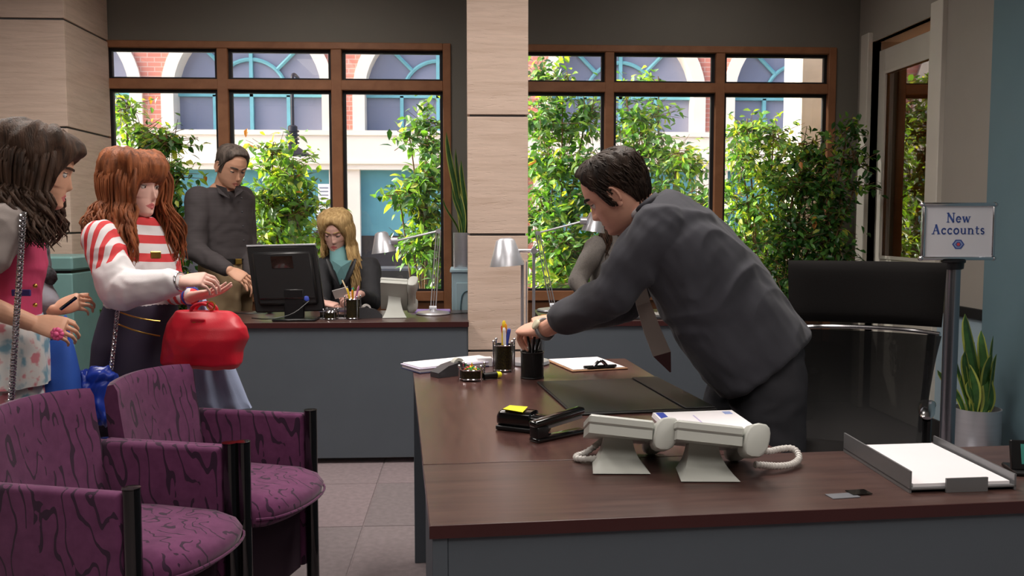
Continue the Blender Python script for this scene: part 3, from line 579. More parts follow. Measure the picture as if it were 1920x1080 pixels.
for a, l_, q, ln, lb in ((170, .15, m_red, .1, 'red pen in the chrome trimmed holder'), (100, .145, m_paper, .05, 'white pen in the chrome trimmed holder'), (60, .165, m_yelp, .06, 'yellow pencil in the chrome trimmed holder'), (-20, .155, m_orange, .1, 'orange pencil in the chrome trimmed holder'), (20, .14, m_blue, .22, 'blue pen in the chrome trimmed holder')): pen(cup, a, ln, l_, q, lb, .0066)
p = D(998, 708); cup = tidy((p.x, p.y, Z), 'black wire mesh pencil cup under the man\'s hand', .038, .085, chr_=False)
for a, l_, q, ln in ((160, .135, m_black, .2), (10, .15, m_black, .3), (70, .145, m_dgrey, .15), (-60, .14, m_black, .18), (120, .13, m_alu, .1)): pen(cup, a, ln, l_, q, {m_black: 'black pen standing in the mesh pencil cup', m_dgrey: 'grey pen standing in the mesh pencil cup', m_alu: 'silver pen standing in the mesh pencil cup'}[q], .0042)
p = D(885, 712); t = tidy((p.x, p.y, Z), 'low black and chrome clip holder with coloured clips', .036, .035, .044, name='clip_holder', cat='clip holder')
cb = B(); rnd = random.Random(3)
for k in range(26):
    cb.m(k % 4); a = rnd.random() * 6.28; rr = .026 * math.sqrt(rnd.random()); q = V((rr * math.cos(a), rr * math.sin(a), .03 + rnd.random() * .012)); d = V((rnd.uniform(-1, 1), rnd.uniform(-1, 1), rnd.uniform(-.3, .5))).normalized() * .012; cb.tube([q - d, q + d], .002, 5)
o = cb.build('paper_clips', [m_red, m_green, m_yel, m_chrome], None, 60, origin=None); o.location = (p.x, p.y, Z); tag(o, 'heap of red, green and yellow paper clips in the low holder', 'paper clips'); o['kind'] = 'stuff'
# ---------------------------------------------------------------- things lying on the middle and front desks
def quadM(tl, tr, bl): # frame on the desk from three pixel corners: x along width, y away
    o, x, y = D(*bl), D(*tr) - D(*tl), D(*tl) - D(*bl); return o, x.length, y.length, math.atan2(x.y, x.x)
# blotter
o = D(1075, 780); x = D(1345, 770) - o; y = D(1020, 718) - o; wd, dp, az = x.length, y.length, math.atan2(x.y, x.x)
t = thing('desk_blotter', 'black leather desk blotter in front of the leaning man', 'blotter', (o.x, o.y, Z), az)
B().box((0, 0, 0), (wd, dp, .006), .002).build('pad', m_leather, t, 0); B().box((wd * .78, .004, .0062), (wd - .004, dp - .004, .011), .002).build('side_rail', m_leather, t, 0); B().box((.004, .008, .0062), (wd * .765, dp - .008, .0075), .001).build('writing_sheet', mat('black vinyl sheet', (30, 29, 28), .42, bump=.1, bs=300), t, 0)
# clipboard
o = D(1073, 698); x = D(1180, 693) - o; y = D(1045, 676) - o; wd, dp = x.length, y.length
t = thing('clipboard', 'clipboard with white paper and a black clip at the back of the desk', 'clipboard', (o.x, o.y, Z), math.atan2(x.y, x.x) + R(2))
B().box((0, 0, 0), (wd, dp, .005), .002).build('board', woodmat('hardboard', (150, 110, 80), (170, 130, 96)), t, 0); B().box((.008, .012, .0052), (wd - .008, dp - .004, .007)).build('paper', m_paper, t, 0)
cl = B().box((wd * .28, .004, .007), (wd * .78, .035, .013), .003).build('clip_plate', m_gloss, t, 0)
B().tube(bez((wd * .42, .015, .012), (wd * .53, .02, .05), (wd * .64, .015, .012)), .006, 8).build('clip_spring', m_chrome, t); B().tube([(wd * .24, .02, .012), (wd * .82, .02, .012)], .005, 8).build('clip_bar', m_black, t)
# hole punch with sticky note
o = D(928, 806); e = D(1010, 816); az = math.atan2(e.y - o.y, e.x - o.x) + R(2); L_ = (e - o).length + .006
t = thing('hole_punch', 'black hole punch with a yellow note on top', 'hole punch', (o.x, o.y, Z), az)
B().box((0, 0, 0), (L_, .06, .012), .004, seg=2).build('base', m_black, t, 50)
rings = [[(x, .03 + .03 * sx * math.copysign(abs(math.cos(a)) ** .6, math.cos(a)), .014 + .016 * sx + .02 * sx * math.copysign(abs(math.sin(a)) ** .6, math.sin(a))) for a in [R(k * 18) for k in range(20)]] for x, sx in ((0, .7), (.006, .93), (.014, 1), (L_ * .72, 1), (L_ * .74, .8), (L_, .72))]
B().loft(rings).build('handle', m_gloss, t, 50)
B().add([(.02, .004, .0525), (.075, .0, .05), (.068, .045, .0545), (.016, .05, .0525), (.02, .004, .0535), (.075, .0, .051), (.068, .045, .0555), (.016, .05, .0535)], [(0, 1, 2, 3), (4, 7, 6, 5), (0, 4, 5, 1), (1, 5, 6, 2), (2, 6, 7, 3), (3, 7, 4, 0)], ).build('sticky_note', m_yel, t, 0)
# stapler
o = D(1010, 832); e = D(1102, 812); az = math.atan2(e.y - o.y, e.x - o.x); L_ = (e - o).length
t = thing('stapler', 'black stapler next to the hole punch', 'stapler', (o.x, o.y, Z), az)
B().box((0, 0, 0), (L_, .034, .009), .003, seg=2).build('base', m_gloss, t, 50); B().box((0, .002, .009), (.035, .032, .036), .003, seg=2).build('hinge', m_black, t, 50)
B().box((.03, .009, .026), (L_ - .006, .025, .034), .001, M=Matrix.Translation((0, 0, -.003)) @ Matrix.Rotation(R(-5), 4, 'Y')).build('magazine', m_steel, t, 0)
B().box((-.002, .003, .034), (L_, .031, .05), .006, M=Matrix.Rotation(R(-5), 4, 'Y'), seg=3).build('top_arm', m_gloss, t, 50)
# bank leaflet
o = D(1300, 826); tl, tr, br = D(1222, 782), D(1370, 777), D(1428, 818); bl = br + (tl - tr)
x = tr - tl; t = thing('leaflet_stack', 'stack of white leaflets with a blue stripe behind the phones', 'leaflets', (bl.x, bl.y, Z), math.atan2(x.y, x.x)); wd, dp = x.length, (tl - bl).length
sh = (tl - bl).dot(x.normalized())
for k in range(4):
    B().add([(sx_ + sh * v + .001 * k, v * dp, .003 * k + zz) for zz in (0, .0026) for sx_, v in ((0, 0), (wd, 0), (wd, 1), (0, 1))], [(3, 2, 1, 0), (4, 5, 6, 7), (0, 1, 5, 4), (1, 2, 6, 5), (2, 3, 7, 6), (3, 0, 4, 7)]).build('leaflet', m_paper, t, 0)
def patch(u0, u1, v0, v1, q, nm): B().add([(wd * u + sh * v, v * dp, .0121) for u, v in ((u0, v0), (u1, v0), (u1, v1), (u0, v1))], [(0, 1, 2, 3)]).build(nm, q, t, 0)
patch(.04, .14, .02, .98, m_blue, 'blue_stripe'); patch(.86, .96, .8, .93, mat('pale blue print', (150, 165, 215), .7), 'crest'); patch(.45, .47, .1, .8, mat('lilac print', (190, 180, 215), .7), 'print_line')
# letter tray
fl_, fr_, bl_ = D(1705, 925), D(1905, 918), D(1597, 846); x = fr_ - fl_; y = bl_ - fl_; wd, dp = x.length, y.length; ay = math.atan2(x.y, x.x)
t = thing('letter_tray', 'grey metal letter tray holding white paper at the right', 'tray', (fl_.x, fl_.y, Z), ay); sh = y.dot(x.normalized()); dy = math.sqrt(max(.01, dp * dp - sh * sh))
def sk_(x, v, z): return (x + sh * v * .55, v * dy, z)
def slab(b, p4, z0, z1): b.add([(*p[:2], z) for z in (z0, z1) for p in p4], [(3, 2, 1, 0), (4, 5, 6, 7), (0, 1, 5, 4), (1, 2, 6, 5), (2, 3, 7, 6), (3, 0, 4, 7)]); return b
slab(B(), [sk_(0, 0, 0), sk_(wd, 0, 0), sk_(wd, 1, 0), sk_(0, 1, 0)], .006, .009).build('tray_floor', m_steel, t, 0)
slab(B(), [sk_(0, 0, 0), sk_(.004, 0, 0), sk_(.004, 1, 0), sk_(0, 1, 0)], 0, .042).build('tray_side', m_steel, t, 0); slab(B(), [sk_(wd - .004, 0, 0), sk_(wd, 0, 0), sk_(wd, 1, 0), sk_(wd - .004, 1, 0)], 0, .03).build('tray_side', m_steel, t, 0)
B().box((wd * .33, -.004, .0), (wd * .72, 0, .027)).build('front_tab', m_steel, t, 0)
pt = slab(B(), [sk_(.01, .02, 0), sk_(wd - .01, .02, 0), sk_(wd - .012, .97, 0), sk_(.012, .97, 0)], .0095, .016).build('paper_sheets', m_paper, None, 0); pt.location = (fl_.x, fl_.y, Z); pt.rotation_euler = (0, 0, ay); tag(pt, 'pile of blank white paper lying in the letter tray', 'paper')
# small cards on the front edge
for (x0, y0, x1, y1), q, lb in (((1562, 936, 1608, 930), mat('grey card', (120, 122, 128), .3), 'small grey card lying at the front desk edge'), ((1600, 930, 1640, 930), m_gloss, 'small black card overlapping the grey one')):
    a = D(x0, y0); c = D(x1, y1); hgt = .0012 if q is not m_gloss else .0027
    o = B().box((0, 0, 0 if q is not m_gloss else .0014), ((c - a).length, .028, hgt)).build('business_card', q, None, 0); o.location = (a.x, a.y, Z); o.rotation_euler = (0, 0, DA + R(4)); tag(o, lb, 'card', 'loose cards')
a = D(1905, 893); t = thing('desk_display', 'black tilted desk display cut off by the right frame edge', 'display', (a.x, a.y, Z), R(-12))
B().box((0, 0, 0), (.2, .08, .008), .002).build('base', m_black, t, 0); Md = Matrix.Translation((0, .02, .008)) @ Matrix.Rotation(R(-14), 4, 'X')
B().box((0, 0, 0), (.2, .012, .06), .002, Md).build('panel', m_black, t, 0); B().box((.018, -.001, .012), (.182, 0, .052), 0, Md).build('screen', mat('teal screen film', (70, 150, 140), .3), t, 0)
# folders, tape dispenser and card block at the far left corner
tl, tr, bl = D(769, 681), D(925, 664), D(787, 701); x = tr - tl; wd = x.length; az = math.atan2(x.y, x.x)
t = thing('document_stack', 'stack of white documents and a blue folder at the far left corner', 'papers', (bl.x, bl.y, Z), az + R(-3))
for k, (q, h0, h1, ins) in enumerate(((mat('navy folder', (40, 44, 90), .5), 0, .003, 0), (m_paper, .003, .013, .004), (mat('pale lilac cover', (206, 200, 222), .6), .013, .017, .0), (m_paper, .017, .021, .006))):
    B().box((.0 + ins, 0 + ins, h0), (wd - .045 - ins, .14 - ins, h1), .001).build('folder' if k % 2 == 0 else 'paper_block', q, t, 0)
p = D(832, 708); t = thing('tape_dispenser', 'dark grey tape dispenser in front of the documents', 'tape dispenser', (p.x, p.y, Z), az)
prof = [(0, 0), (.15, 0), (.155, .012), (.13, .02), (.11, .038), (.08, .044), (.04, .036), (.0, .016)]
B().prism(prof, 0, .05, Matrix.Rotation(R(90), 4, 'X') @ Matrix.Translation((-.02, 0, -.05))).build('body', m_dgrey, t, 40); B().lathe([(.022, 0), (.022, .02), (.012, .02), (.012, 0)], 24, Matrix.Translation((.07, .035, .034)) @ Matrix.Rotation(R(90), 4, 'X')).build('tape_roll', mat('clear tape', (200, 200, 190), .3), t, 50)
p = D(896, 692); o = B().box((0, 0, 0), (.052, .04, .03), .001).build('note_block', m_paper, None, 0); o.location = (p.x, p.y + .05, Z); o.rotation_euler = (0, 0, R(6)); tag(o, 'small white note block between clip holder and pen holder', 'note block')
p = D(906, 712); t = thing('highlighter', 'stubby black and yellow highlighter beside the clip holder', 'pen', (p.x, p.y, Z), R(30)); B().tube([(0, 0, .011), (.05, .0, .011)], .011, 12).build('barrel', m_black, t); B().tube([(.05, 0, .011), (.066, 0, .011), (.07, 0, .011)], [.011, .009, .004], 12).build('cap', m_yel, t)
# ---------------------------------------------------------------- things on the back desks
# monitor, seen from behind
c_ = [P(462, 463, 4.78), P(592, 463, 4.78), P(608, 580, 4.74), P(480, 586, 4.74)]
p = PZ(552, 600, Z); t = thing('monitor', 'black flat computer monitor seen from behind on the left back desk', 'monitor', (p.x, 4.72, Z))
cx = (c_[0] + c_[1] + c_[2] + c_[3]) / 4 - V((p.x, 4.72, Z)); ux = ((c_[1] - c_[0]) + (c_[2] - c_[3])).normalized(); uz = ((c_[0] - c_[3]) + (c_[1] - c_[2])).normalized(); hw = (c_[1] - c_[0]).length / 2; hh = (c_[0] - c_[3]).length / 2
Mm = Matrix((ux, uz.cross(ux), uz)).transposed().to_4x4(); Mm.translation = cx
B().box((-hw, 0, -hh), (hw, .03, hh), .006, Mm).build('casing', m_black, t, 40); B().box((-hw * .86, -.025, -hh * .8), (hw * .86, 0, hh * .82), .012, Mm).build('back_bulge', m_black, t, 40)
B().box((-hw, -.001, hh), (hw, .03, hh + .01), .002, Mm).build('top_trim', m_alu, t, 0); B().box((-hw * .32, -.0275, hh * .32), (hw * .3, -.025, hh * .68), 0, Mm).build('rating_label', m_gloss, t, 0)
B().box((-hw * .78, -.03, -hh * .62), (hw * .78, -.025, -hh * .58), 0, Mm).build('vent_slot', m_gloss, t, 0); B().lathe([(.014, 0), (.014, .004), (.01, .006)], 16, Mm @ Matrix.Translation((hw * .55, -.025, -hh * .62)) @ Matrix.Rotation(R(90), 4, 'X')).build('port_plug', m_blue, t)
B().box((-.1, -.07, 0), (.12, .09, .012), .004).build('stand_base', m_black, t, 40); B().box((-.05, .0, .01), (.05, .03, .16), .004).build('stand_neck', m_black, t, 40)
B().tube(smoothp([(-.22, .02, .01), (-.12, -.06, .01), (.0, -.04, .03), (.08, -.01, .1)]), .003, 6).build('video_cable', m_black, t)
p = PZ(503, 588, Z); t = thing('mouse', 'grey and blue computer mouse left of the monitor stand', 'mouse', (p.x, p.y + .04, Z), R(10)); B().ell((0, 0, .02), (.032, .05, .02)).build('shell', mat('mouse blue grey', (150, 160, 195), .25), t); B().tube(smoothp([(-.02, -.04, .006), (-.1, -.05, .004), (-.2, 0, .004), (-.26, .06, .004)]), .003, 6).build('cable', m_black, t)
p = PZ(596, 600, Z); t = thing('letter_rack', 'low black and silver letter rack beside the monitor', 'tray', (p.x, 4.78, Z)); B().box((0, 0, 0), (.18, .2, .004)).build('shelf', m_paper, t, 0); B().box((0, 0, .035), (.18, .2, .04)).build('shelf', m_dgrey, t, 0); B().box((-.004, -.003, .036), (.184, 0, .046)).build('front_rail', m_chrome, t, 0)
for xx in (.0, .176): B().box((xx, .01, .004), (xx + .004, .19, .035)).build('side', m_black, t, 0)
p = PZ(622, 598, Z); t = tidy((p.x, p.y - .03, Z), 'small black and chrome clip cup on the left back desk', .03, .04, .036, name='clip_holder', cat='clip holder')
p = PZ(663, 597, Z); cup = tidy((p.x, p.y - .03, Z), 'black and chrome pencil holder in front of the blonde woman', .034, .105, .04)
for a, l_, q, ln, lb in ((180, .16, m_yelp, .25, 'yellow pencil leaning left'), (120, .155, m_blue, .1, 'blue pen'), (60, .16, m_green, .1, 'green pen'), (10, .17, m_yelp, .25, 'yellow pencil leaning right'), (-30, .175, mat('pink pen', (200, 120, 170), .4), .3, 'pink pen'), (-90, .15, m_orange, .15, 'orange pencil')): pen(cup, a, ln, l_, q, lb + ' in the holder before the blonde woman', .005)
p = PZ(695, 597, Z); t = thing('tape_dispenser', 'dark grey tape dispenser on the left back desk by the phone', 'tape dispenser', (p.x - .045, p.y - .01, Z), R(20)); B().prism([(0, 0), (.13, 0), (.13, .015), (.1, .045), (.04, .06), (.0, .055)], 0, .05, Matrix.Rotation(R(90), 4, 'X') @ Matrix.Translation((-.02, 0, -.05))).build('body', m_dgrey, t, 40); B().lathe([(.024, 0), (.024, .02), (.014, .02), (.014, 0)], 24, Matrix.Translation((.03, .035, .05)) @ Matrix.Rotation(R(90), 4, 'X')).build('tape_roll', m_cord, t, 50)
p = PZ(716, 597, Z); phone((p.x, p.y, Z), R(4), 'grey desk phone seen from behind on the left back desk', 50, None, True, 1.1, .125)
p = PZ(768, 590, Z); o = B().box((0, 0, 0), (.22, .1, .012), .002).build('folder', m_purp, None, 0); o.location = (p.x, p.y + .1, Z); tag(o, 'lilac folder lying behind the lamp base by the left window', 'folder')
p = PZ(992, 588, Z); o = B().box((0, 0, 0), (.16, .2, .012), .002).build('folder', m_kraft, None, 0); o.location = (max(p.x, .41), 4.63, Z); tag(o, 'orange manila folder on the right back desk', 'folder')
p = PZ(1060, 588, Z); o = B().box((0, 0, 0), (.2, .2, .006), .001).build('paper_sheets', m_paper, None, 0); o.location = (p.x + .03, 4.64, Z); tag(o, 'loose white papers by the lamp on the right back desk', 'paper')
t = thing('keyboard', 'grey keyboard on the right back desk behind the tie', 'keyboard', (P(1185, 600, 4.68).x, 4.66, Z)); B().box((0, 0, 0), (.42, .15, .018), .004).build('case', m_dgrey, t, 0); kb = B()
for i in range(14):
    for j in range(5): kb.box((.012 + i * .0285, .012 + j * .026, .018), (.036 + i * .0285, .033 + j * .026, .025), .002)
k_ = kb.build('keys', mat('pale keys', (170, 168, 165), .5), t, 0); k_['kind'] = 'stuff'
# ---------------------------------------------------------------- planters
m_leaf_in = mat('dark snake plant green', (58, 96, 48), .35, var=.3, vs=(20, 20, 30)); m_leaf_ed = mat('yellow green leaf margin', (170, 178, 84), .4)
def blade(b, base, d, L, wd, bend, tw, n=12):
    d = V(d).normalized(); s_ = V((math.cos(tw), math.sin(tw), 0)); s_ = (s_ - d * s_.dot(d)).normalized(); o = d.cross(s_); rows = []
    for i in range(n + 1):
        u = i / n; wv = wd * (.55 + .9 * u - .6 * u * u) * (1 - u ** 5) ** .6 * (1 if u < 1 else 0) + .0005; c = V(base) + d * (L * u) + o * (bend * u * u) + s_ * (.012 * math.sin(u * 5 + tw))
        rows.append([c - s_ * wv + o * (.16 * wv), c - s_ * (wv * .68) + o * .07 * wv, c - o * .1 * wv, c + s_ * (wv * .68) + o * .07 * wv, c + s_ * wv + o * (.16 * wv)])
    for i in range(n):
        for j in range(4):
            b.mi = 1 if j in (0, 3) else 0; b.add([rows[i][j], rows[i][j + 1], rows[i + 1][j + 1], rows[i + 1][j]], [(0, 1, 2, 3)])
def snake_plant(loc, r, h, label, leaves, seed):
    t = thing('snake_plant', label, 'plant', loc); B().lathe([(r * .96, 0), (r, .01), (r, h), (r - .006, h), (r - .008, h - .03)], 40).build('pot', m_alu, t, 50); B().lathe([(r - .008, h - .03), (.01, h - .025)], 32).build('soil', m_soil, t, 60)
    for bx, by, dx, dy, L, wd, bend, tw in leaves:
        b = B(); blade(b, (bx, by, h - .03), (dx, dy, 1), L, wd, bend, tw); b.build('leaf', [m_leaf_in, m_leaf_ed], t, 60)
    return t
yp = 4.15; a, c = P(1790, 765, yp), P(1873, 765, yp); r_ = (c.x - a.x) / 2; rnd = random.Random(7); lv = []
for (tx, ty, wd_, tw, bnd) in ((1822, 588, .045, .3, .03), (1802, 632, .034, .9, -.02), (1845, 620, .03, -.5, .02), (1855, 660, .034, .2, -.03), (1876, 632, .022, .6, .03), (1860, 700, .038, -.1, .02), (1838, 690, .034, .5, .0), (1815, 680, .034, -.7, .02), (1880, 668, .015, .1, .03), (1797, 700, .016, .4, -.02), (1762, 595, .02, .5, -.04), (1757, 690, .018, -.3, -.06), (1868, 680, .024, .9, .01), (1850, 720, .03, .2, .03), (1808, 655, .03, .1, -.02), (1832, 640, .03, .8, .01), (1848, 668, .032, -.3, .02), (1824, 715, .034, .4, .02), (1870, 712, .028, .3, .03)):
    tp = P(tx, ty, yp + rnd.uniform(-.05, .05)); bx, by = (tp.x - (a.x + r_)) * .35, rnd.uniform(-.05, .05); bx = max(-.07, min(.07, bx)); d = tp - V((a.x + r_ + bx, yp + by, a.z - .03)); lv.append((bx, by, d.x / d.z, d.y / d.z, d.length, wd_, bnd, tw))
snake_plant((a.x + r_, yp, 0), r_, a.z, 'snake plant in a steel pot beside the sign stand', lv, 1)
yp = 5.42; a, c = P(850, 436, yp), P(888, 436, yp); r_ = .075; zb = P(850, 503, yp).z; lv = []
for (tx, ty, wd_, tw, bnd) in ((838, 248, .022, .3, -.02), (860, 278, .02, .8, .02), (868, 300, .018, .2, .0), (858, 345, .02, -.5, .01), (828, 372, .008, .4, -.04), (870, 330, .018, .6, .02), (850, 352, .012, .2, -.02)):
    tp = P(tx, ty, yp); bx, by = (tp.x - (a.x + r_)) * .25, rnd.uniform(-.03, .03); d = tp - V((a.x + r_ + bx, yp + by, a.z - .03)); lv.append((bx, by, d.x / d.z, d.y / d.z, d.length, wd_, bnd, tw))
snake_plant((a.x + r_, yp, zb), r_, a.z - zb, 'tall snake plant in a steel pot beside the left window', lv, 2)
t = thing('plant_cabinet', 'pale blue carved cabinet under the tall snake plant', 'cabinet', (a.x + .09, yp - .1, 0)); m_pb = mat('pale blue distressed paint', (176, 204, 214), .6, var=.06)
B().box((-.1, 0, 0), (.2, .3, zb - .02), .004).build('body', m_pb, t, 0); B().box((-.11, -.01, zb - .02), (.21, .31, zb - .001), .004).build('top', m_pb, t, 0); dd = B().box((-.075, -.008, .1), (.175, 0, zb - .08), .002).build('door', m_pb, t, 0)
B().tube(smoothp([(-.05, -.01, .15), (-.055, -.01, zb - .18), (-.02, -.01, zb - .12), (.03, -.01, zb - .14), (.05, -.01, zb - .1), (.07, -.01, zb - .14), (.12, -.01, zb - .12), (.155, -.01, zb - .18), (.15, -.01, .15)]), .004, 6).build('carved_moulding', mat('blue grey moulding', (96, 130, 142), .6), dd)
# teal waste bin behind the women
a, c = P(70, 560, 4.9), P(134, 481, 4.9); t = thing('waste_bin', 'teal waste bin with a dark slot against the stone wall', 'bin', (c.x - .25, 4.9, 0)); m_tb = mat('teal enamel', (112, 150, 148), .45)
B().box((-.25, 0, 0), (.25, .4, c.z - .09), .006).build('body', m_tb, t, 0); B().box((-.255, -.005, c.z - .075), (.255, .405, c.z), .01).build('lid', m_tb, t, 0); B().box((-.2, .01, c.z - .09), (.24, .39, c.z - .075)).build('slot', m_black, t, 0)
# ================================================================ PEOPLE
def interp(x, xs, ys):
    if x <= xs[0]: return ys[0]
    for i in range(len(xs) - 1):
        if x <= xs[i + 1]: u = (x - xs[i]) / (xs[i + 1] - xs[i]); return ys[i] + (ys[i + 1] - ys[i]) * u
    return ys[-1]
HZ = [-.118, -.112, -.1, -.088, -.075, -.06, -.045, -.02, 0, .015, .04, .07, .092, .106, .113, .116]
XF = [.05, .074, .084, .084, .085, .086, .086, .088, .088, .093, .092, .083, .064, .042, .022, .004]
XB = [.0, .005, .015, .03, .045, .06, .072, .085, .092, .095, .096, .089, .07, .047, .024, .004]
HW = [.022, .034, .047, .055, .061, .066, .069, .0725, .074, .0745, .0735, .066, .052, .036, .02, .004]
def G(x, s): return math.exp(-(x / s) ** 2)
def hs(th, z, off=0, fem=False):
    a = abs(th); cx, sy = math.cos(th), math.sin(th); jw = (.93 if z < -.04 else 1) if fem else 1
    x = cx * interp(z, HZ, XF if cx > 0 else XB); y = sy * interp(z, HZ, HW) * jw; e = off
    if a < 1.5:
        nz = interp(z, [-.056, -.051, -.045, -.038, -.02, 0, .012], [0, .004, .018, .022, .013, .005, 0]) * (.82 if fem else 1)
        e += nz * G(th, .12 + .07 * (z < -.03)) + .005 * G(a - .2, .09) * G(z + .042, .008) - .010 * G(a - .40, .2) * G(z, .013) + (.002 if fem else .005) * G(a - .35, .3) * G(z - .019, .007)
        e += (.005 * G(z + .066, .005) + .006 * G(z + .079, .005)) * G(th, .24) - .004 * G(z + .0725, .0022) * G(th, .26) + .005 * G(z + .102, .012) * G(th, .3) + .004 * G(a - .75, .3) * G(z + .025, .02)
    return V((x + cx * e, y + sy * e, z + off * z * 4))
def head_geo(b, Mh, fem):
    zs = [-.118 + .234 * (1 - math.cos(math.pi * i / 8)) / 2 for i in range(1)] + [-.116 + .2315 * i / 70 for i in range(71)]
    b.loft([[Mh @ hs(2 * math.pi * j / 72, z, 0, fem) for j in range(72)] for z in zs])
    for s_ in (-1, 1):
        Me = Mh @ Matrix.Translation((-.006, s_ * .074, -.008)) @ Matrix.Rotation(R(-s_ * 22), 4, 'Z') @ Matrix.Rotation(R(8), 4, 'Y')
        b.ell((0, s_ * .006, 0), (.017, .005, .029), Me, 14, 10)
        b.tube([Me @ V((.016 * math.cos(R(a)) - .002, s_ * .011, .028 * math.sin(R(a)) + .003)) for a in range(-20, 250, 18)], .0042, 6)
        b.ell((0, s_ * .008, -.026), (.009, .005, .009), Me, 10, 8)
def eyes(t, Mh, lid, iris, browm, skin, brow_r=.003):
    for s_ in (-1, 1):
        c = V((.0695, s_ * .0305, .0)); b = B(); b.mi = 0
        b.ell(c, .0132); b.m(1).ell(c + V((.0092, -s_ * .001, -.002)), (.0045, .0058, .0058)); b.build('eye', [m_eye, iris], t, 60, False).data.transform(TM[t.name].inverted() @ Mh)
        rows = []
        for i in range(7):
            ph = R(100 - (100 + 8 - (1 - lid) * 70) * i / 6) if i else R(100)
            rows.append([c + V((.0146 * math.cos(ph) * math.cos(R(a)), .0146 * math.cos(ph) * math.sin(R(a)), .0146 * math.sin(ph))) for a in range(-85, 86, 17)])
        lb = B().loft(rows, False, None, False); o = lb.build('eyelid', skin, t, 60); o.data.transform(TM[t.name].inverted() @ Mh)
        o = B().tube([p + V((.0012, 0, -.0006)) for p in rows[-1]], .0012, 5).build('eyelashes', m_dark, t, 60); o.data.transform(TM[t.name].inverted() @ Mh)
        o = B().tube([hs(s_ * a, .0185 + .005 * math.sin((a - .12) / .55 * 2.4), .001) for a in (.13, .25, .38, .5, .62, .7)], [brow_r * .8, brow_r, brow_r, brow_r, brow_r * .8, brow_r * .4], 6, flat=1.3).build('eyebrow', browm, t, 60); o.data.transform(TM[t.name].inverted() @ Mh)
def hair_cap(t, Mh, hl, thick, m_, name='hair', nz=.25, ridges=9, seed=0):
    rows = []; nu, nv = 26, 64
    for i in range(nu + 1):
        u = i / nu; row = []
        for j in range(nv):
            th = 2 * math.pi * j / nv; th = th - 2 * math.pi if th > math.pi else th; zl = hl(th); z = .1155 - (.1155 - zl) * (u ** 1.0)
            k = thick(th, z) * (1 - u ** 6) + .0012; k *= 1 + nz * noise.noise(V((math.cos(th) * ridges, math.sin(th) * ridges, z * 18 + seed)))
            row.append(hs(th, z, k))
        rows.append(row)
    o = B().loft(rows, True).build(name, m_, t, 80); o.data.transform(TM[t.name].inverted() @ Mh); return o
def short_locks(t, Mh, hl, m_, n, off, seed, r0=.0026, L=.045):
    rnd = random.Random(seed); b = B()
    for k in range(n):
        th = rnd.uniform(-3.14, 3.14); zl = hl(th); z = zl + (.112 - zl) * rnd.random() ** .8; o = off * min(1, (z - zl) / .05 + .2) * rnd.uniform(.45, 1.0); pts = []
        for i in range(5): u = i / 4; pts.append(Mh @ hs(th + math.copysign(.22 if abs(th) < 1.2 else .14, th) * u * (1 if abs(th) < 2.6 else .2) + rnd.uniform(-.03, .03), min(.113, max(zl - .004, z - L * u * (-.2 if abs(th) < .9 else .3 if z > .08 else .8))), o * (1 - .35 * u * u)))
        r_ = r0 * rnd.uniform(.6, 1.4); b.tube(pts, [r_ * .6, r_, r_, r_ * .8, r_ * .2], 5)
    o = b.build('hair_strands', m_, t, 80, True); o['kind'] = 'stuff'; return o
def long_hair(t, Mh, m_, n, ths, drop, seed, vol=.02, wave=.012, r0=.014, parts=None, lean=(0, 0), part_th=None, name='hair_locks', out=.03):
    rnd = random.Random(seed); b = B(); rot = Mh.to_3x3()
    for k in range(n):
        th = rnd.uniform(*ths) * rnd.choice((-1, 1)) if part_th is None else rnd.uniform(*ths); z0 = rnd.uniform(.02, .112); pts = []; v_ = vol * rnd.uniform(.3, 1.1)
        for i in range(5): z = z0 + (-.05 - z0) * i / 4; pts.append(Mh @ hs(th, z, .006 + v_ * min(1, (i + 1) / 3)))
        d = (rot @ V((math.cos(th), math.sin(th), 0))); d.z = 0; d = d.normalized() if d.length > .01 else V((0, 1, 0)); L = drop(th) * rnd.uniform(.82, 1.08); ph = rnd.random() * 6.28; o = out * rnd.uniform(.2, 1.2); m8 = 9
        for i in range(1, m8):
            u = i / (m8 - 1); sd_ = d.cross(V((0, 0, 1))); pts.append(pts[4] + V((lean[0] * u, lean[1] * u, -L * u)) + d * (o * math.sin(u * 2.2) + wave * math.sin(ph + u * 9)) + sd_ * (wave * 1.2 * math.cos(ph + u * 8)))
        rr = r0 * rnd.uniform(.3, .75); b.tube(pts, [rr * .6, rr, rr, rr * 1.05, rr, rr, rr * .95, rr * .9, rr * .85, rr * .75, rr * .6, rr * .4, rr * .15], 7, flat=.6)
    return b.build(name, m_, t, 80, True)
FING = [(.031, (.042, .025, .021), .0086), (.0105, (.046, .029, .022), .0088), (-.0105, (.042, .027, .021), .0084), (-.0295, (.033, .021, .018), .0074)]
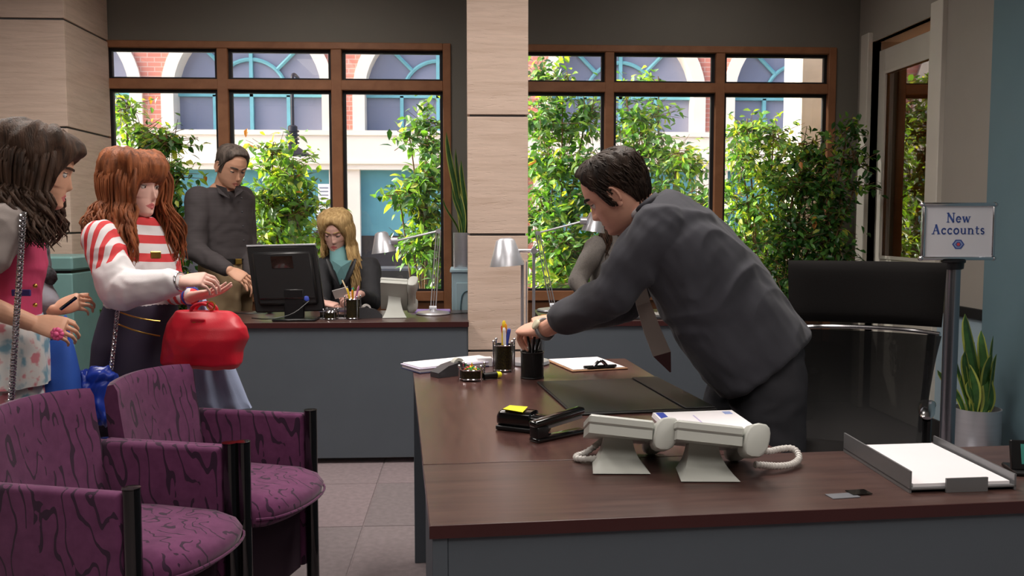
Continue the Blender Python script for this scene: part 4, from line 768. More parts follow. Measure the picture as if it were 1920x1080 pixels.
def hand(b, wrist, d, dorsal, side, curl, thumb=(30, 20), sc=1.0, spread=.12, elbow=None, r_w=.026):
    Mh = frame(wrist, d, dorsal) @ Matrix.Scale(sc, 4); curl = curl if isinstance(curl[0], (tuple, list)) else [curl] * 4
    b.loft([[Mh @ V((x, side * yo + wv * math.cos(R(a)), zo + hv * math.sin(R(a)))) for a in range(0, 360, 20)] for x, wv, hv, yo, zo in ((-.03, .02, .016, 0, 0), (0, .027, .019, 0, 0), (.03, .037, .018, .002, 0), (.06, .042, .0155, 0, 0), (.085, .041, .013, 0, 0), (.097, .034, .009, 0, 0))])
    for (y0, ls, r_), cv in zip(FING, curl):
        p = V((.086 - abs(y0) * .25, side * y0, .0)); a = 0; q = [p]; rr = [r_ * 1.05]
        for l_, c_ in zip(ls, cv):
            a += R(c_); p = p + V((math.cos(a), side * y0 * spread * 8 * math.cos(a), -math.sin(a))).normalized() * l_; q.append(p); rr.append(r_ * (1 - .1 * len(q)))
        b.chain([Mh @ v for v in q], [x * sc for x in rr], 10)
    p = V((.018, side * .022, -.006)); q = [p]; a = R(thumb[0]); dv = V((math.cos(a), side * math.sin(a), -.35)).normalized()
    p = p + dv * .04; q.append(p); dv = (dv + V((.5, -side * math.sin(R(thumb[1])) * .6, -.2))).normalized(); p = p + dv * .032; q.append(p); dv = (dv + V((.4, -side * .25, -.1))).normalized(); p = p + dv * .026; q.append(p)
    b.chain([Mh @ v for v in q], [.0145 * sc, .011 * sc, .0098 * sc, .0078 * sc], 10)
    if elbow is not None: b.cap(V(wrist) - V(d).normalized() * .005, elbow, r_w, r_w * 1.45)
    return Mh
def ring(c, a, bv, n=28, p=1.0):
    c = V(c); return [c + V(a) * math.copysign(abs(math.cos(t)) ** p, math.cos(t)) + V(bv) * math.copysign(abs(math.sin(t)) ** p, math.sin(t)) for t in [2 * math.pi * i / n for i in range(n)]]
def shoe(t, heel, d, m_, L=.26, w_=.042):
    d = V(d).normalized(); s_ = V((-d.y, d.x, 0)); rings = []
    for u, wv, h in ((0, .6, .07), (.06, .8, .085), (.25, .82, .09), (.45, .85, .075), (.65, 1.05, .05), (.85, .95, .04), (.97, .6, .03), (1, .3, .02)):
        c = V(heel) + d * (L * u); rings.append([c + s_ * (w_ * wv * math.cos(R(a))) + V((0, 0, h / 2 + h / 2 * math.copysign(abs(math.sin(R(a))) ** .7, math.sin(R(a))))) for a in range(0, 360, 24)])
    return B().loft(rings).build('shoe', m_, t, 60, True)
m_eye = mat('eye white', (225, 220, 215), .25, var=.02); m_dark = mat('dark lashes', (30, 22, 20), .6); m_iris = mat('brown iris', (60, 42, 32), .2)
m_skinA = skinmat('fair skin', (222, 168, 146)); m_skinB = skinmat('tanned skin', (218, 166, 138)); m_skinC = skinmat('pale skin', (232, 186, 172)); m_lip = mat('natural lips', (196, 124, 110), .45); m_lipp = mat('rose lips', (204, 112, 112), .4)
def finish(t, fine, coarse, skin, lip, Mh, vox=.0028):
    ms = [remesh(fine[0], vox, 2)]; inv = Mh.inverted()
    def lp(c, n):
        q = inv @ c
        return 1 if q.x > .06 and abs(math.atan2(q.y, q.x)) < .27 - 21 * abs(q.z + .0725) else 0
    paint(ms[0], lp)
    for f in fine[1:]: ms.append(remesh(f, vox, 2))
    if coarse is not None: ms.append(remesh(coarse, .014, 3))
    return mobj('body', joinm(ms), [skin, lip], t, 180, True)
def head_frame(c, fw, up, sc=1.0): return frame(c, fw, up) @ Matrix.Scale(sc, 4)
def garment(name, b, vox, m_, t, wr=None, sm=5, fn=None):
    me = remesh(b, vox, sm, .5, wr)
    if fn: paint(me, fn)
    return mobj(name, me, m_, t, 180, True)
def hang(a, c, n=6): return [V(a).lerp(V(c), i / (n - 1)) for i in range(n)]

def stripemat(name, v, per, duty, lim, t):
    q = N(name); off = TM[t.name].translation; g = q.n('VectorMath', operation='ADD'); q.l(q.tc.outputs['Object'], g.inputs[0]); g.inputs[1].default_value = off
    def dot(a): d = q.n('VectorMath', operation='DOT_PRODUCT'); q.l(g.outputs[0], d.inputs[0]); d.inputs[1].default_value = a; return d.outputs['Value']
    m_ = q.math('LESS_THAN', q.math('FRACT', q.math('ADD', q.math('DIVIDE', dot(v), per), 50.0)), duty)
    for a, mx in lim: m_ = q.math('MULTIPLY', m_, q.math('LESS_THAN', dot(a), mx))
    x = q.n('MixRGB'); q.l(m_, x.inputs[0]); x.inputs[1].default_value = c4((226, 222, 224)); x.inputs[2].default_value = c4((214, 62, 66)); q.l(x.outputs[0], q.b.inputs['Base Color']); q.b.inputs['Roughness'].default_value = .8; q.bump(q.noise(500, 2), .15); return q.mat
# ---------------------------------------------------------------- 1 the man in the suit, leaning over the desk
m_suit = mat('charcoal suit wool', (64, 64, 71), .85, var=.1, vs=(14, 14, 14), bump=.25, bs=900, sheen=.1, spec=.2)
YB = 2.64
t = thing('person', 'man in a charcoal suit leaning left over the desk, reaching for the pencil cup', 'person', (P(1430, 700, YB).x, YB, 0))
def sec(px, py, apx, bm_, Y=YB): c = P(px, py, Y); return ring(c, P(px + .81 * apx, py - .58 * apx, Y) - c, V((bm_ * .27, bm_, 0)), 28, .9)
jk = B(); jk.loft([sec(1222, 378, 34, .075), sec(1232, 398, 56, .13), sec(1250, 425, 72, .19), sec(1272, 455, 86, .212), sec(1300, 495, 96, .213), sec(1345, 560, 104, .2), sec(1388, 620, 104, .195), sec(1416, 660, 104, .2), sec(1432, 683, 104, .205), sec(1433, 685, 98, .19)])
sh, el, wr = P(1236, 436, 2.50), P(1146, 552, 2.53), P(1016, 620, 2.83); cuff = el.lerp(wr, .64)
jk.chain([sh, sh.lerp(el, .5), el, el.lerp(cuff, .6), cuff], [.08, .07, .06, .053, .05])
sh2, el2, wr2 = P(1230, 450, 2.80), P(1168, 568, 2.90), P(1052, 598, 2.97); cuff2 = el2.lerp(wr2, .62)
jk.chain([sh2, el2, cuff2], [.078, .062, .052])
garment('jacket', jk, .006, m_suit, t, (.0125, (8, 8, 8)), 4)
Mh = head_frame(P(1156, 358, 2.63), (-.80, .34, -.50), (-.50, .0, .86), .98)
hd = B(); head_geo(hd, Mh, False); hd.cap(Mh @ V((-.022, 0, -.055)), P(1215, 398, 2.64), .056, .05)
h1 = B(); hd1 = (P(985, 618, 2.90) - wr).normalized(); M1 = hand(h1, wr, hd1 + V((0, 0, .05)), V((.0, -.55, .85)), -1, [(38, 48, 25), (45, 50, 25), (50, 50, 25), (52, 48, 25)], (35, 20), 1.0, elbow=el)
h2 = B(); hand(h2, wr2, P(985, 606, 2.97) - wr2, V((.0, -.2, 1)), 1, (35, 40, 25), (30, 20), 1.0, elbow=el2)
hipn, hipf = P(1428, 700, 2.55), P(1395, 690, 2.78); kn, kf = V((P(1450, 700, 2.55).x, 2.52, .47)), V((P(1345, 780, 2.8).x, 2.84, .48)); an, af = V((kn.x + .03, 2.54, .09)), V((kf.x - .01, 2.88, .09))
cs_ = B().chain([P(1262, 440, YB), P(1330, 540, YB), P(1405, 665, YB)], [.1, .11, .10]).chain([hipn + V((.02, .02, -.08)), kn, an], [.07, .055, .04]).chain([hipf + V((.02, 0, -.06)), kf, af], [.07, .055, .04]).chain([sh, el], [.05, .042]).chain([sh2, el2], [.05, .042])
finish(t, [hd, h1, h2], cs_, m_skinA, m_lip, Mh, .0026)
tr_ = B().loft([sec(1400, 640, 80, .15), sec(1425, 680, 88, .165), sec(1440, 712, 84, .17)]).chain([P(1438, 700, 2.58), hipn + V((0.02, 0, -.06)), kn, an + V((0, 0, .02))], [.11, .105, .082, .075]).chain([P(1400, 690, 2.75), hipf + V((0, 0, -.04)), kf, af + V((0, 0, .02))], [.11, .1, .08, .075])
garment('trousers', tr_, .009, mat('charcoal trouser wool', (58, 58, 63), .9, var=.08, bump=.25, bs=900, spec=.2), t, (.008, (9, 9, 12)), 5)
shoe(t, (an.x + .08, an.y, 0), (-1, .1, 0), m_gloss); shoe(t, (af.x + .08, af.y, 0), (-1, .1, 0), m_gloss)
m_hairD = hairmat('dark brown hair', (26, 18, 14), (60, 44, 34))
def hlm(th):
    a = abs(th); return interp(a, [0, .5, .75, .95, 1.14, 1.2, 1.42, 1.5, 1.62, 2.0, 2.5, 3.15], [.088, .082, .062, .048, .03, -.022, -.03, .01, .034, -.02, -.075, -.085])
hair_cap(t, Mh, hlm, lambda th, z: .008 + .010 * G(z - .09, .05) + .002 * G(abs(th), .7) + (.006 if abs(th) > 2 and z < .0 else 0), m_hairD, nz=.5, ridges=7); short_locks(t, Mh, hlm, m_hairD, 1300, .02, 1, .0022)
eyes(t, Mh, .7, m_iris, m_hairD, m_skinA, .004)
# wrist watch, cuff buttons, collar, tie
fwv = (wr - el).normalized(); wc = wr - fwv * .018; a_ = fwv.orthogonal().normalized(); b_ = fwv.cross(a_)
wt = B().tube([wc + a_ * (.0315 * math.cos(R(k))) + b_ * (.0315 * math.sin(R(k))) for k in range(0, 361, 20)], .0065, 8, flat=1.0).build('watch_strap', m_steel, t, 60, True)
dv = (V((-.2, -.8, .6)) - fwv * fwv.dot(V((-.2, -.8, .6)))).normalized(); B().lathe([(.017, 0), (.018, .004), (.016, .008), (.012, .009)], 20, frame(wc + dv * .031, fwv, dv)).build('watch_dial', mat('ivory watch dial', (210, 205, 180), .2), t, 60, True)
for k in range(3):
    q = el.lerp(cuff, .86 + .06 * k) + V((.0, -.05, -.022)); B().ell(q, (.0075, .004, .0075), nu=10, nv=7).build('cuff_button', m_gloss, t, 60, True)
B().tube(smoothp([P(1196, 398, 2.58), P(1204, 388, 2.53), P(1224, 372, 2.56), P(1230, 366, 2.64), P(1222, 376, 2.72)]), .012, 8, flat=.8).build('jacket_collar', m_suit, t, 60, True)
B().tube(smoothp([P(1183, 408, 2.60), P(1192, 398, 2.56), P(1208, 385, 2.57), P(1216, 372, 2.64)]), .009, 8).build('shirt_collar', mat('white shirt cotton', (222, 220, 224), .8), t, 60, True)
tp = [P(1190, 500, 2.62), P(1205, 570, 2.6), P(1222, 620, 2.6), P(1240, 664, 2.6), P(1256, 698, 2.6)]; ws = [.018, .022, .026, .028, .002]
def tie(i0, i1, nm, m_):
    vs, fs = [], []
    for k in range(i0, i1 + 1):
        s_ = V((.75, -.45, .3)).normalized()
        for e in (-1, 1):
            for y in (0, .006): vs.append(tp[k] + s_ * (ws[k] * e) + V((.002, y, 0)))
    for k in range(i1 - i0): o_ = k * 4; fs += [(o_, o_ + 4, o_ + 6, o_ + 2), (o_ + 1, o_ + 3, o_ + 7, o_ + 5), (o_, o_ + 1, o_ + 5, o_ + 4), (o_ + 2, o_ + 6, o_ + 7, o_ + 3)]
    B().add(vs, fs).build(nm, m_, t, 0, True)
tie(0, 3, 'tie', mat('taupe silk tie', (138, 126, 120), .5)); tie(3, 4, 'tie_tip', mat('dark maroon silk', (60, 30, 32), .5))

# ---------------------------------------------------------------- 2 the red haired woman
Y2 = 3.4; t = thing('person', 'red haired woman in a red and white striped blouse carrying a red handbag', 'person', (P(258, 700, Y2).x, Y2, 0))
f = V((.92, -.39, 0)); l_ = V((.39, .92, 0))
def sc2(px, py, a, b_, Y=None, pp=.9): return ring(P(px, py, Y or Y2), f * a, l_ * b_, 28, pp)
sh, el, wr = P(190, 448, 3.24), P(226, 545, 3.16), P(338, 528, 3.08); shf, elf, wrf = P(292, 440, 3.56), P(318, 540, 3.46), P(360, 556, 3.24)
bl = B().loft([sc2(258, 408, .052, .055), sc2(252, 420, .065, .10), sc2(246, 436, .08, .16), sc2(250, 470, .105, .165), sc2(256, 505, .112, .155), sc2(262, 545, .096, .135), sc2(264, 574, .1, .14)])
def strT(c, n): v = (c.z - P(256, 505, Y2).z) / .062; return 1 if (v % 1) < .46 and c.z > P(256, 562, Y2).z else 0
m_blw = mat('white cotton', (224, 220, 222), .8, var=.03, bump=.15, bs=500); m_blr = mat('red stripe cotton', (214, 62, 66), .8)
garment('blouse', bl, .0065, stripemat('striped blouse cotton', V((.12, 0, 1)), .064, .46, [(V((0, 0, -1)), -P(256, 566, Y2).z)], t), t, (.006, (10, 10, 12)), 4)
sl = B().chain([sh, sh.lerp(el, .35), sh.lerp(el, .75), el, el.lerp(wr, .45), el.lerp(wr, .85), wr.lerp(el, .06)], [.066, .066, .07, .068, .06, .046, .03])
ax = (el - sh).normalized()
def strS(c, n):
    u = (c - sh).dot(ax) / (el - sh).length
    if u > .62 or (c - sh).dot((wr - el).normalized()) > .10: return 0
    return 1 if ((c.x * 1.0 - c.y * .35 + .12 * u) / .034) % 1 < .48 else 0
garment('sleeve', sl, .006, stripemat('striped sleeve cotton', V((1, -.35, 0)), .036, .48, [(ax, (sh + (el - sh) * .62).dot(ax)), ((wr - el).normalized(), sh.dot((wr - el).normalized()) + .11)], t), t, (.007, (12, 12, 12)), 4)
sl = B().chain([shf, elf, wrf.lerp(elf, .1)], [.06, .06, .034]); garment('sleeve', sl, .006, [m_blw, m_blr], t, (.006, (12, 12, 12)), 4, lambda c, n: 1 if (c.x / .04) % 1 < .45 else 0)
Mh = head_frame(P(252, 348, 3.40), (.90, -.42, -.06), (.03, 0, 1), .97)
hd = B(); head_geo(hd, Mh, True); hd.cap(Mh @ V((-.02, 0, -.06)), P(247, 424, Y2), .046, .04)
h1 = B(); hand(h1, wr, (.93, -.2, .12), (.05, -.55, .83), 1, (30, 45, 30), (35, 15), .9, elbow=el, r_w=.023)
h2 = B(); hand(h2, wrf, (.9, -.35, .17), (.25, -.35, -.9), -1, (8, 14, 10), (50, 5), .9, elbow=elf, r_w=.023)
lf = [P(250, 640, 3.34), P(262, 640, 3.5)]
cs_ = B().chain([P(252, 462, Y2), P(256, 500, Y2), P(262, 570, Y2), P(258, 640, Y2)], [.06, .075, .075, .1]).chain([sh, el], [.04, .034]).chain([shf, elf], [.04, .034])
for q in lf: cs_.chain([q, (q.x, q.y, .45), (q.x - .02, q.y, .09)], [.075, .05, .036])
finish(t, [hd, h1, h2], cs_, m_skinC, m_lipp, Mh)
m_navy = mat('dark plum twill', (42, 32, 54), .8, bump=.2, bs=700); m_gold = mat('gold zip', (200, 160, 80), .3, 1)
sk_b = B().loft([sc2(264, 566, .1, .14), sc2(262, 590, .108, .155), sc2(258, 640, .118, .175), sc2(256, 720, .125, .185), sc2(256, 800, .135, .195)])
garment('skirt', sk_b, .009, m_navy, t, (.006, (8, 8, 4)))
for (x0, y0, x1, y1) in ((226, 586, 300, 602), (222, 608, 300, 630)): B().tube([P(x0 + (x1 - x0) * k / 6, y0 + (y1 - y0) * k / 6 + 3 * math.sin(k / 6 * 3.1), 3.19 + .07 * abs(k / 6 - .45)) for k in range(7)], .0028, 6).build('zip', m_gold, t, 60, True)
ch = B()
for k in range(26): q = P(220 - k * .6, 586 + k * 5.4, 3.17); ch.tube([q + V((.006 * math.cos(R(a)), (.003 if k % 2 else .006) * math.sin(R(a)), .009 * math.sin(R(a)))) for a in range(0, 361, 45)], .0018, 5)
ch.build('waist_chain', m_chrome, t, 60, True)['kind'] = 'stuff'
for q in lf: shoe(t, (q.x - .07, q.y, 0), (1, -.3, 0), m_gloss, .23, .036)
m_hairR = hairmat('auburn hair', (92, 50, 28), (168, 98, 58))
hair_cap(t, Mh, lambda th: interp(abs(th), [0, .5, .72, .95, 1.4, 3.15], [.016, .016, -.01, -.075, -.09, -.11]), lambda th, z: .02 + .02 * G(z - .09, .06) + (.016 if abs(th) > .9 else 0), m_hairR, nz=.3, ridges=6)
long_hair(t, Mh, m_hairR, 800, (.85, 3.14), lambda th: .13 if abs(th) > 1.6 else .22, 5, .045, .010, .0105, out=.05)
eyes(t, Mh, .62, m_iris, m_hairR, m_skinC)
for nm, fw_, rr, m_, off in (('bracelet', wr, .03, m_chrome, -.0), ('bracelet', wrf, .03, m_blue, -.012), ('cuff_bracelet', wr, .034, m_gold, -.02)):
    e_ = (wr - el).normalized() if fw_ is wr else (wrf - elf).normalized(); c = fw_ + e_ * off; a_ = e_.orthogonal().normalized(); b_ = e_.cross(a_); B().tube([c + a_ * rr * math.cos(R(k)) + b_ * rr * math.sin(R(k)) for k in range(0, 361, 20)], .005, 7).build(nm, m_, t, 60, True)
B().box((-.018, -.004, -.013), (.018, .004, .013), .003, Matrix.Translation(P(292, 478, 3.27))).build('brooch', m_gold, t, 0, True)
B().box((-.012, -.004, -.006), (.012, .004, .006), .002, Matrix.Translation(P(298, 512, 3.27))).build('brooch', m_gold, t, 0, True)
# her handbag
yb = 3.16; c = P(384, 636, yb); t = thing('handbag', 'bright red leather handbag hanging from the red haired woman\'s arm', 'bag', (c.x, yb, P(384, 688, yb).z), R(-8))
k = yb / F; rings = []
for z, wl, wr_, dpt in ((0, -74, 64, .05), (8, -82, 70, .075), (30, -80, 70, .09), (55, -76, 80, .09), (75, -70, 80, .075), (92, -62, 66, .05), (104, -54, 50, .025)):
    cx_ = (wl + wr_) / 2 * k; hx = (wr_ - wl) / 2 * k; rings.append([(cx_ + hx * math.copysign(abs(math.cos(a)) ** .75, math.cos(a)), dpt * math.sin(a), z * k) for a in [2 * math.pi * i / 32 for i in range(32)]])
me = remesh(B().loft(rings), .005, 5, .5, (.007, (9, 9, 9))); m_rl = mat('red leather', (196, 22, 44), .42, var=.08, bump=.2, bs=300)
mobj('bag_body', me, m_rl, t, 180)
pl = B().box((-.022, -.006, -.062), (.03, .004, .0), .005, Matrix.Translation((.0, -.062, .175)) @ Matrix.Rotation(R(24), 4, 'X'), 2).build('front_tab', m_rl, t, 50)
for i_ in range(3):
    for j_ in range(2): B().box((-.006, -.003, -.002), (.006, 0, .002), .001, Matrix.Translation((-.008 + j_ * .02, -.079 + .009 * i_, .127 + .017 * i_))).build('stud', m_gold, t, 0)
for y in (-.02, .02): B().tube(smoothp([(-.04, y, .185), (-.035, y, .21), (.0, y, .225), (.035, y, .21), (.04, y, .185)]), .006, 8).build('handle', m_rl, t)
B().tube([(.035 + .014 * math.cos(R(a)), -.024, .215 + .014 * math.sin(R(a))) for a in range(0, 361, 30)], .0028, 6).build('ring', m_gold, t)
# pale blue jacket hanging behind the bag
m_den = mat('pale blue cotton', (158, 170, 200), .85, var=.06, bump=.2, bs=500); q0 = P(395, 600, 3.36); t = thing('jacket', 'pale blue jacket draped over the arm behind the red handbag', 'jacket', (q0.x, 3.36, P(395, 760, 3.36).z))
rings = []
for (xl, xr, y, dd) in ((352, 385, 560, .02), (356, 400, 600, .03), (362, 425, 660, .035), (366, 445, 710, .035), (370, 462, 752, .03), (372, 470, 766, .02)):
    a, c = P(xl, y, 3.36), P(xr, y, 3.36); row = []
    for s_ in (-1, 1):
        for j in range(15): u = j / 14 if s_ < 0 else 1 - j / 14; row.append(a.lerp(c, u) + V((0, s_ * dd * .5 + .012 * math.sin(u * 13 + y * .01), 0)))
    rings.append(row)
B().loft(rings).build('cloth', m_den, t, 80, True)

# ---------------------------------------------------------------- 3 the brunette at the left edge
Y3 = 2.95; t = thing('person', 'brown haired girl in a pink vest and floral skirt at the left edge', 'person', (P(5, 700, Y3).x, Y3, 0))
f = V((.95, .31, 0)); l_ = V((-.31, .95, 0))
def sc3(px, py, a, b_): return ring(P(px, py, Y3), f * a, l_ * b_, 28, .9)
vs_ = B().loft([sc3(40, 392, .05, .055), sc3(32, 404, .065, .1), sc3(22, 422, .085, .145), sc3(14, 460, .106, .15), sc3(10, 500, .118, .145), sc3(6, 550, .106, .13), sc3(4, 600, .112, .138)])
garment('vest', vs_, .006, [mat('raspberry pink vest', (196, 62, 104), .8, bump=.2, bs=500), mat('grey jersey', (150, 140, 136), .9)], t, (.005, (9, 9, 9)), 4, lambda c, n: 1 if c.z > P(20, 428, Y3).z else 0)
sh, el, wr = P(14, 418, 2.80), P(-62, 560, 2.72), P(62, 606, 2.82); sh2, el2, wr2 = P(40, 420, 3.08), P(20, 540, 3.1), P(60, 600, 3.05)
garment('tee_sleeve', B().chain([sh, sh.lerp(el, .45)], [.062, .06]), .006, mat('grey jersey sleeve', (150, 140, 136), .9, bump=.2, bs=500), t, (.004, (12, 12, 12)))
Mh = head_frame(P(74, 318, Y3), (.93, .30, -.22), (.16, .05, 1), 1.0)
hd = B(); head_geo(hd, Mh, True); hd.cap(Mh @ V((-.02, 0, -.06)), P(38, 404, Y3), .046, .045)
h1 = B(); hand(h1, wr, (.93, .12, -.2), (.1, -.8, .6), 1, (32, 42, 28), (30, 15), .95, elbow=el, r_w=.026)
h2 = B(); hand(h2, wr2, (.9, .1, -.1), (0, -.3, 1), -1, (30, 40, 28), (30, 15), .92, elbow=el2, r_w=.026)
cs_ = B().chain([P(30, 420, Y3), P(12, 500, Y3), P(4, 600, Y3), P(4, 660, Y3)], [.07, .085, .08, .1]).chain([sh, el], [.045, .036]).chain([sh2, el2], [.045, .036])
lf = [P(-4, 660, 2.87), P(14, 660, 3.04)]
for q in lf: cs_.chain([q, (q.x, q.y, .45), (q.x - .02, q.y, .09)], [.08, .05, .036])
finish(t, [hd, h1, h2], cs_, m_skinB, m_lipp, Mh)
m_flo = floralmat()
for nm, rows in (('skirt_tier', ((4, 590, .115, .14), (2, 630, .135, .165), (0, 680, .15, .18), (0, 716, .155, .19))), ('skirt_tier', ((0, 690, .125, .155), (-4, 730, .14, .17), (-6, 790, .15, .18)))):
    rr = []
    for px, py, a, b_ in rows:
        r_ = sc3(px, py, a, b_); c = P(px, py, Y3); fl = (py - rows[0][1]) / (rows[-1][1] - rows[0][1]); rr.append([c + (v - c) * (1 + .05 * fl * math.sin(i * 2 * math.pi / 28 * 9)) for i, v in enumerate(r_)])
    B().loft(rr).build(nm, m_flo, t, 80, True)
m_hairB = hairmat('brown hair', (38, 27, 20), (86, 62, 48))
hair_cap(t, Mh, lambda th: interp(abs(th), [0, .5, .85, 1.1, 1.5, 3.15], [.05, .045, .0, -.08, -.09, -.11]), lambda th, z: .022 + .02 * G(z - .085, .06) + (.022 if abs(th) > 1.0 else 0), m_hairB, nz=.3, ridges=6)
long_hair(t, Mh, m_hairB, 900, (1.22, 3.14), lambda th: .10 if abs(th) > 2.3 else .17, 11, .055, .016, .0115, out=.03, lean=(.0, 0))
eyes(t, Mh, .5, m_iris, m_hairB, m_skinB)
ch = B()
for k in range(70):
    u = k / 69; q = P(44 - 24 * u, 402 + 360 * u, 2.77 - .02 * math.sin(u * 3)); ch.tube([q + V((.008 * math.cos(R(a)), (.004 if k % 2 else .006) * math.sin(R(a)), .006 * math.sin(R(a)))) for a in range(0, 361, 45)], .0028, 5)
ch.build('shoulder_chain', m_chrome, t, 60, True)['kind'] = 'stuff'
B().box((-.028, -.004, -.01), (.028, .004, .01), .002, Matrix.Translation(P(40, 549, 2.80))).build('vest_pocket_trim', mat('navy braid', (56, 44, 110), .7), t, 0, True)
for y in (536, 572): B().ell(P(66, y, 2.835), .007, nu=10, nv=7).build('vest_button', m_gold, t, 60, True)
rb = B(); q = P(108, 626, 2.80)
for k in range(9): a = R(40 * k); rb.ell(q + V((.013 * math.cos(a), -.003, .013 * math.sin(a))) * 1.0, .008, nu=8, nv=6)
rb.ell(q + V((0, -.008, 0)), .009); rb.build('flower_ring', mat('pink resin flower', (236, 100, 150), .4), t, 60, True)
for q in lf: shoe(t, (q.x - .07, q.y, 0), (1, .2, 0), m_gloss, .23, .036)
# ---------------------------------------------------------------- 4 person mostly hidden behind her
Y4 = 3.42; t = thing('person', 'person in a grey cardigan mostly hidden behind the brunette, holding a phone', 'person', (P(35, 700, Y4).x, Y4, 0)); f = V((.95, .1, 0)); l_ = V((-.1, .95, 0))
def sc4(px, py, a, b_): return ring(P(px, py, Y4), f * a, l_ * b_, 28, .9)
sh, el, wr = P(52, 455, 3.28), P(72, 555, 3.25), P(104, 580, 3.16)
bd = B().loft([sc4(40, 408, .05, .055), sc4(38, 430, .08, .15), sc4(36, 500, .1, .15), sc4(34, 580, .09, .13), sc4(34, 640, .11, .15), sc4(34, 760, .13, .17)]).chain([sh, el, wr.lerp(el, .2)], [.055, .052, .036])
garment('cardigan', bd, .008, mat('grey marl knit', (128, 126, 136), .9, bump=.3, bs=400), t, (.006, (10, 10, 10)))
Mh = head_frame(P(52, 350, Y4), (.95, .2, -.25), (.2, 0, 1), .95); hd = B(); head_geo(hd, Mh, True); hd.cap(Mh @ V((-.02, 0, -.06)), P(40, 420, Y4), .047, .058)
h1 = B(); hand(h1, wr, (.85, -.05, .3), (-.3, -.75, .5), 1, (42, 50, 30), (30, 10), .92, elbow=el, r_w=.023)
cs_ = B().chain([P(38, 430, Y4), P(34, 640, Y4)], [.07, .09])
for yy in (3.36, 3.5): q = V((P(34, 660, Y4).x, yy, 0)); cs_.chain([P(34, 660, yy), (q.x, yy, .45), (q.x, yy, .09)], [.075, .05, .036])
finish(t, [hd, h1], cs_, m_skinB, m_lipp, Mh, .0035); hair_cap(t, Mh, lambda th: interp(abs(th), [0, .6, 1, 1.4, 3.15], [.05, .04, -.03, -.08, -.1]), lambda th, z: .015, m_hairD)
for yy in (3.36, 3.5): shoe(t, (P(34, 660, Y4).x - .07, yy, 0), (1, 0, 0), m_gloss, .23, .036)
B().tube(smoothp([P(84, 470, 3.3), P(76, 500, 3.27), P(98, 520, 3.25), P(80, 532, 3.24)]), [.012, .02, .026, .012], 10).build('scarf', mat('black and white scarf', (60, 58, 64), .9, var=.9, vs=(60, 60, 60)), t, 60, True)
q = P(128, 569, 3.11); o = B().box((-.034, -.004, -.006), (.034, .004, .006), .002, frame(V(), (.8, 0, .6), (0, -.7, .7))).build('mobile_phone', m_gloss, None, 0); o.location = q; tag(o, 'small black mobile phone held in the hidden person\'s hand', 'phone')
# blue bags
m_bag = mat('royal blue nonwoven', (44, 92, 190), .7, bump=.2, bs=500); yb = 3.02; c = P(112, 750, yb); t = thing('tote_bag', 'plain blue tote bag hanging between the two women', 'bag', (c.x, yb, c.z)); k = yb / F
B().loft([[(x * k + (hx * k) * math.copysign(abs(math.cos(a)) ** .5, math.cos(a)), dpt * math.sin(a), z * k) for a in [2 * math.pi * i / 24 for i in range(24)]] for z, x, hx, dpt in ((-40, 2, 34, .04), (0, 2, 35, .05), (50, 0, 36, .05), (95, -3, 32, .035), (112, -4, 30, .02))]).build('bag_body', m_bag, t, 60)
B().tube(smoothp([(-30 * k, 0, 108 * k), (-22 * k, 0, 130 * k), (8 * k, 0, 138 * k), (16 * k, .0, 165 * k), (22 * k, 0, 108 * k)]), .009, 8, flat=.4).build('handle', m_bag, t)
yb = 3.1; c = P(178, 752, yb); t = thing('tote_bag', 'crumpled shiny blue bag behind the gap between the armchairs', 'bag', (c.x, yb, c.z)); me = remesh(B().box((-.062, -.035, -.07), (.062, .035, .075), .02, seg=2).ell((.02, 0, .08), (.05, .03, .03)).ell((-.03, 0, .07), (.035, .03, .03)), .0045, 2, .5, (.02, (26, 26, 16))); mobj('bag_body', me, mat('shiny blue plastic', (36, 66, 176), .3), t, 180)

# ---------------------------------------------------------------- 5 the man standing behind the left desk
Y5 = 5.5; t = thing('person', 'grey haired man in a dark shirt and khaki trousers standing behind the monitor', 'person', (P(425, 590, Y5).x, Y5, 0)); f = V((.55, -.83, 0)); l_ = V((.83, .55, 0))
def sc5(px, py, a, b_, dy=0): return ring(P(px, py, Y5 + dy), f * a, l_ * b_, 28, .88)
m_sh = mat('charcoal pinstripe shirt', (64, 58, 60), .85, var=.12, vs=(3, 3, 90), bump=.15, bs=600)
sh, el, wr = P(372, 372, 5.40), P(366, 472, 5.30), P(430, 507, 5.17); sh2, el2, wr2 = P(455, 372, 5.66), P(462, 450, 5.62), P(470, 512, 5.4)
sb = B().loft([sc5(421, 350, .05, .06), sc5(418, 355, .075, .12), sc5(415, 366, .1, .19), sc5(414, 405, .122, .185), sc5(420, 450, .118, .165), sc5(427, 488, .115, .16)]).chain([sh, sh.lerp(el, .5), el, wr.lerp(el, .1)], [.075, .07, .062, .042]).chain([sh2, el2, wr2], [.072, .06, .042])
garment('shirt', sb, .008, m_sh, t, (.008, (8, 8, 10)))
Mh = head_frame(P(434, 312, 5.44), (.62, -.68, -.42), (.28, -.28, .92), 1.05); hd = B(); head_geo(hd, Mh, False); hd.cap(Mh @ V((-.02, 0, -.05)), P(420, 356, Y5), .058, .065)
h1 = B(); hand(h1, wr, (.86, -.2, -.42), (.35, -.7, .6), 1, (22, 30, 20), (28, 15), 1.02, elbow=el, r_w=.03); h2 = B(); hand(h2, wr2, (.4, -.5, -.6), (.6, -.6, .5), -1, (20, 30, 20), (28, 15), 1.0, elbow=el2)
hA, hB_ = P(418, 520, 5.42), P(440, 520, 5.6); cs_ = B().chain([P(418, 370, Y5), P(420, 450, Y5), P(427, 515, Y5)], [.1, .11, .12]).chain([sh, el], [.05, .04]).chain([sh2, el2], [.05, .04])
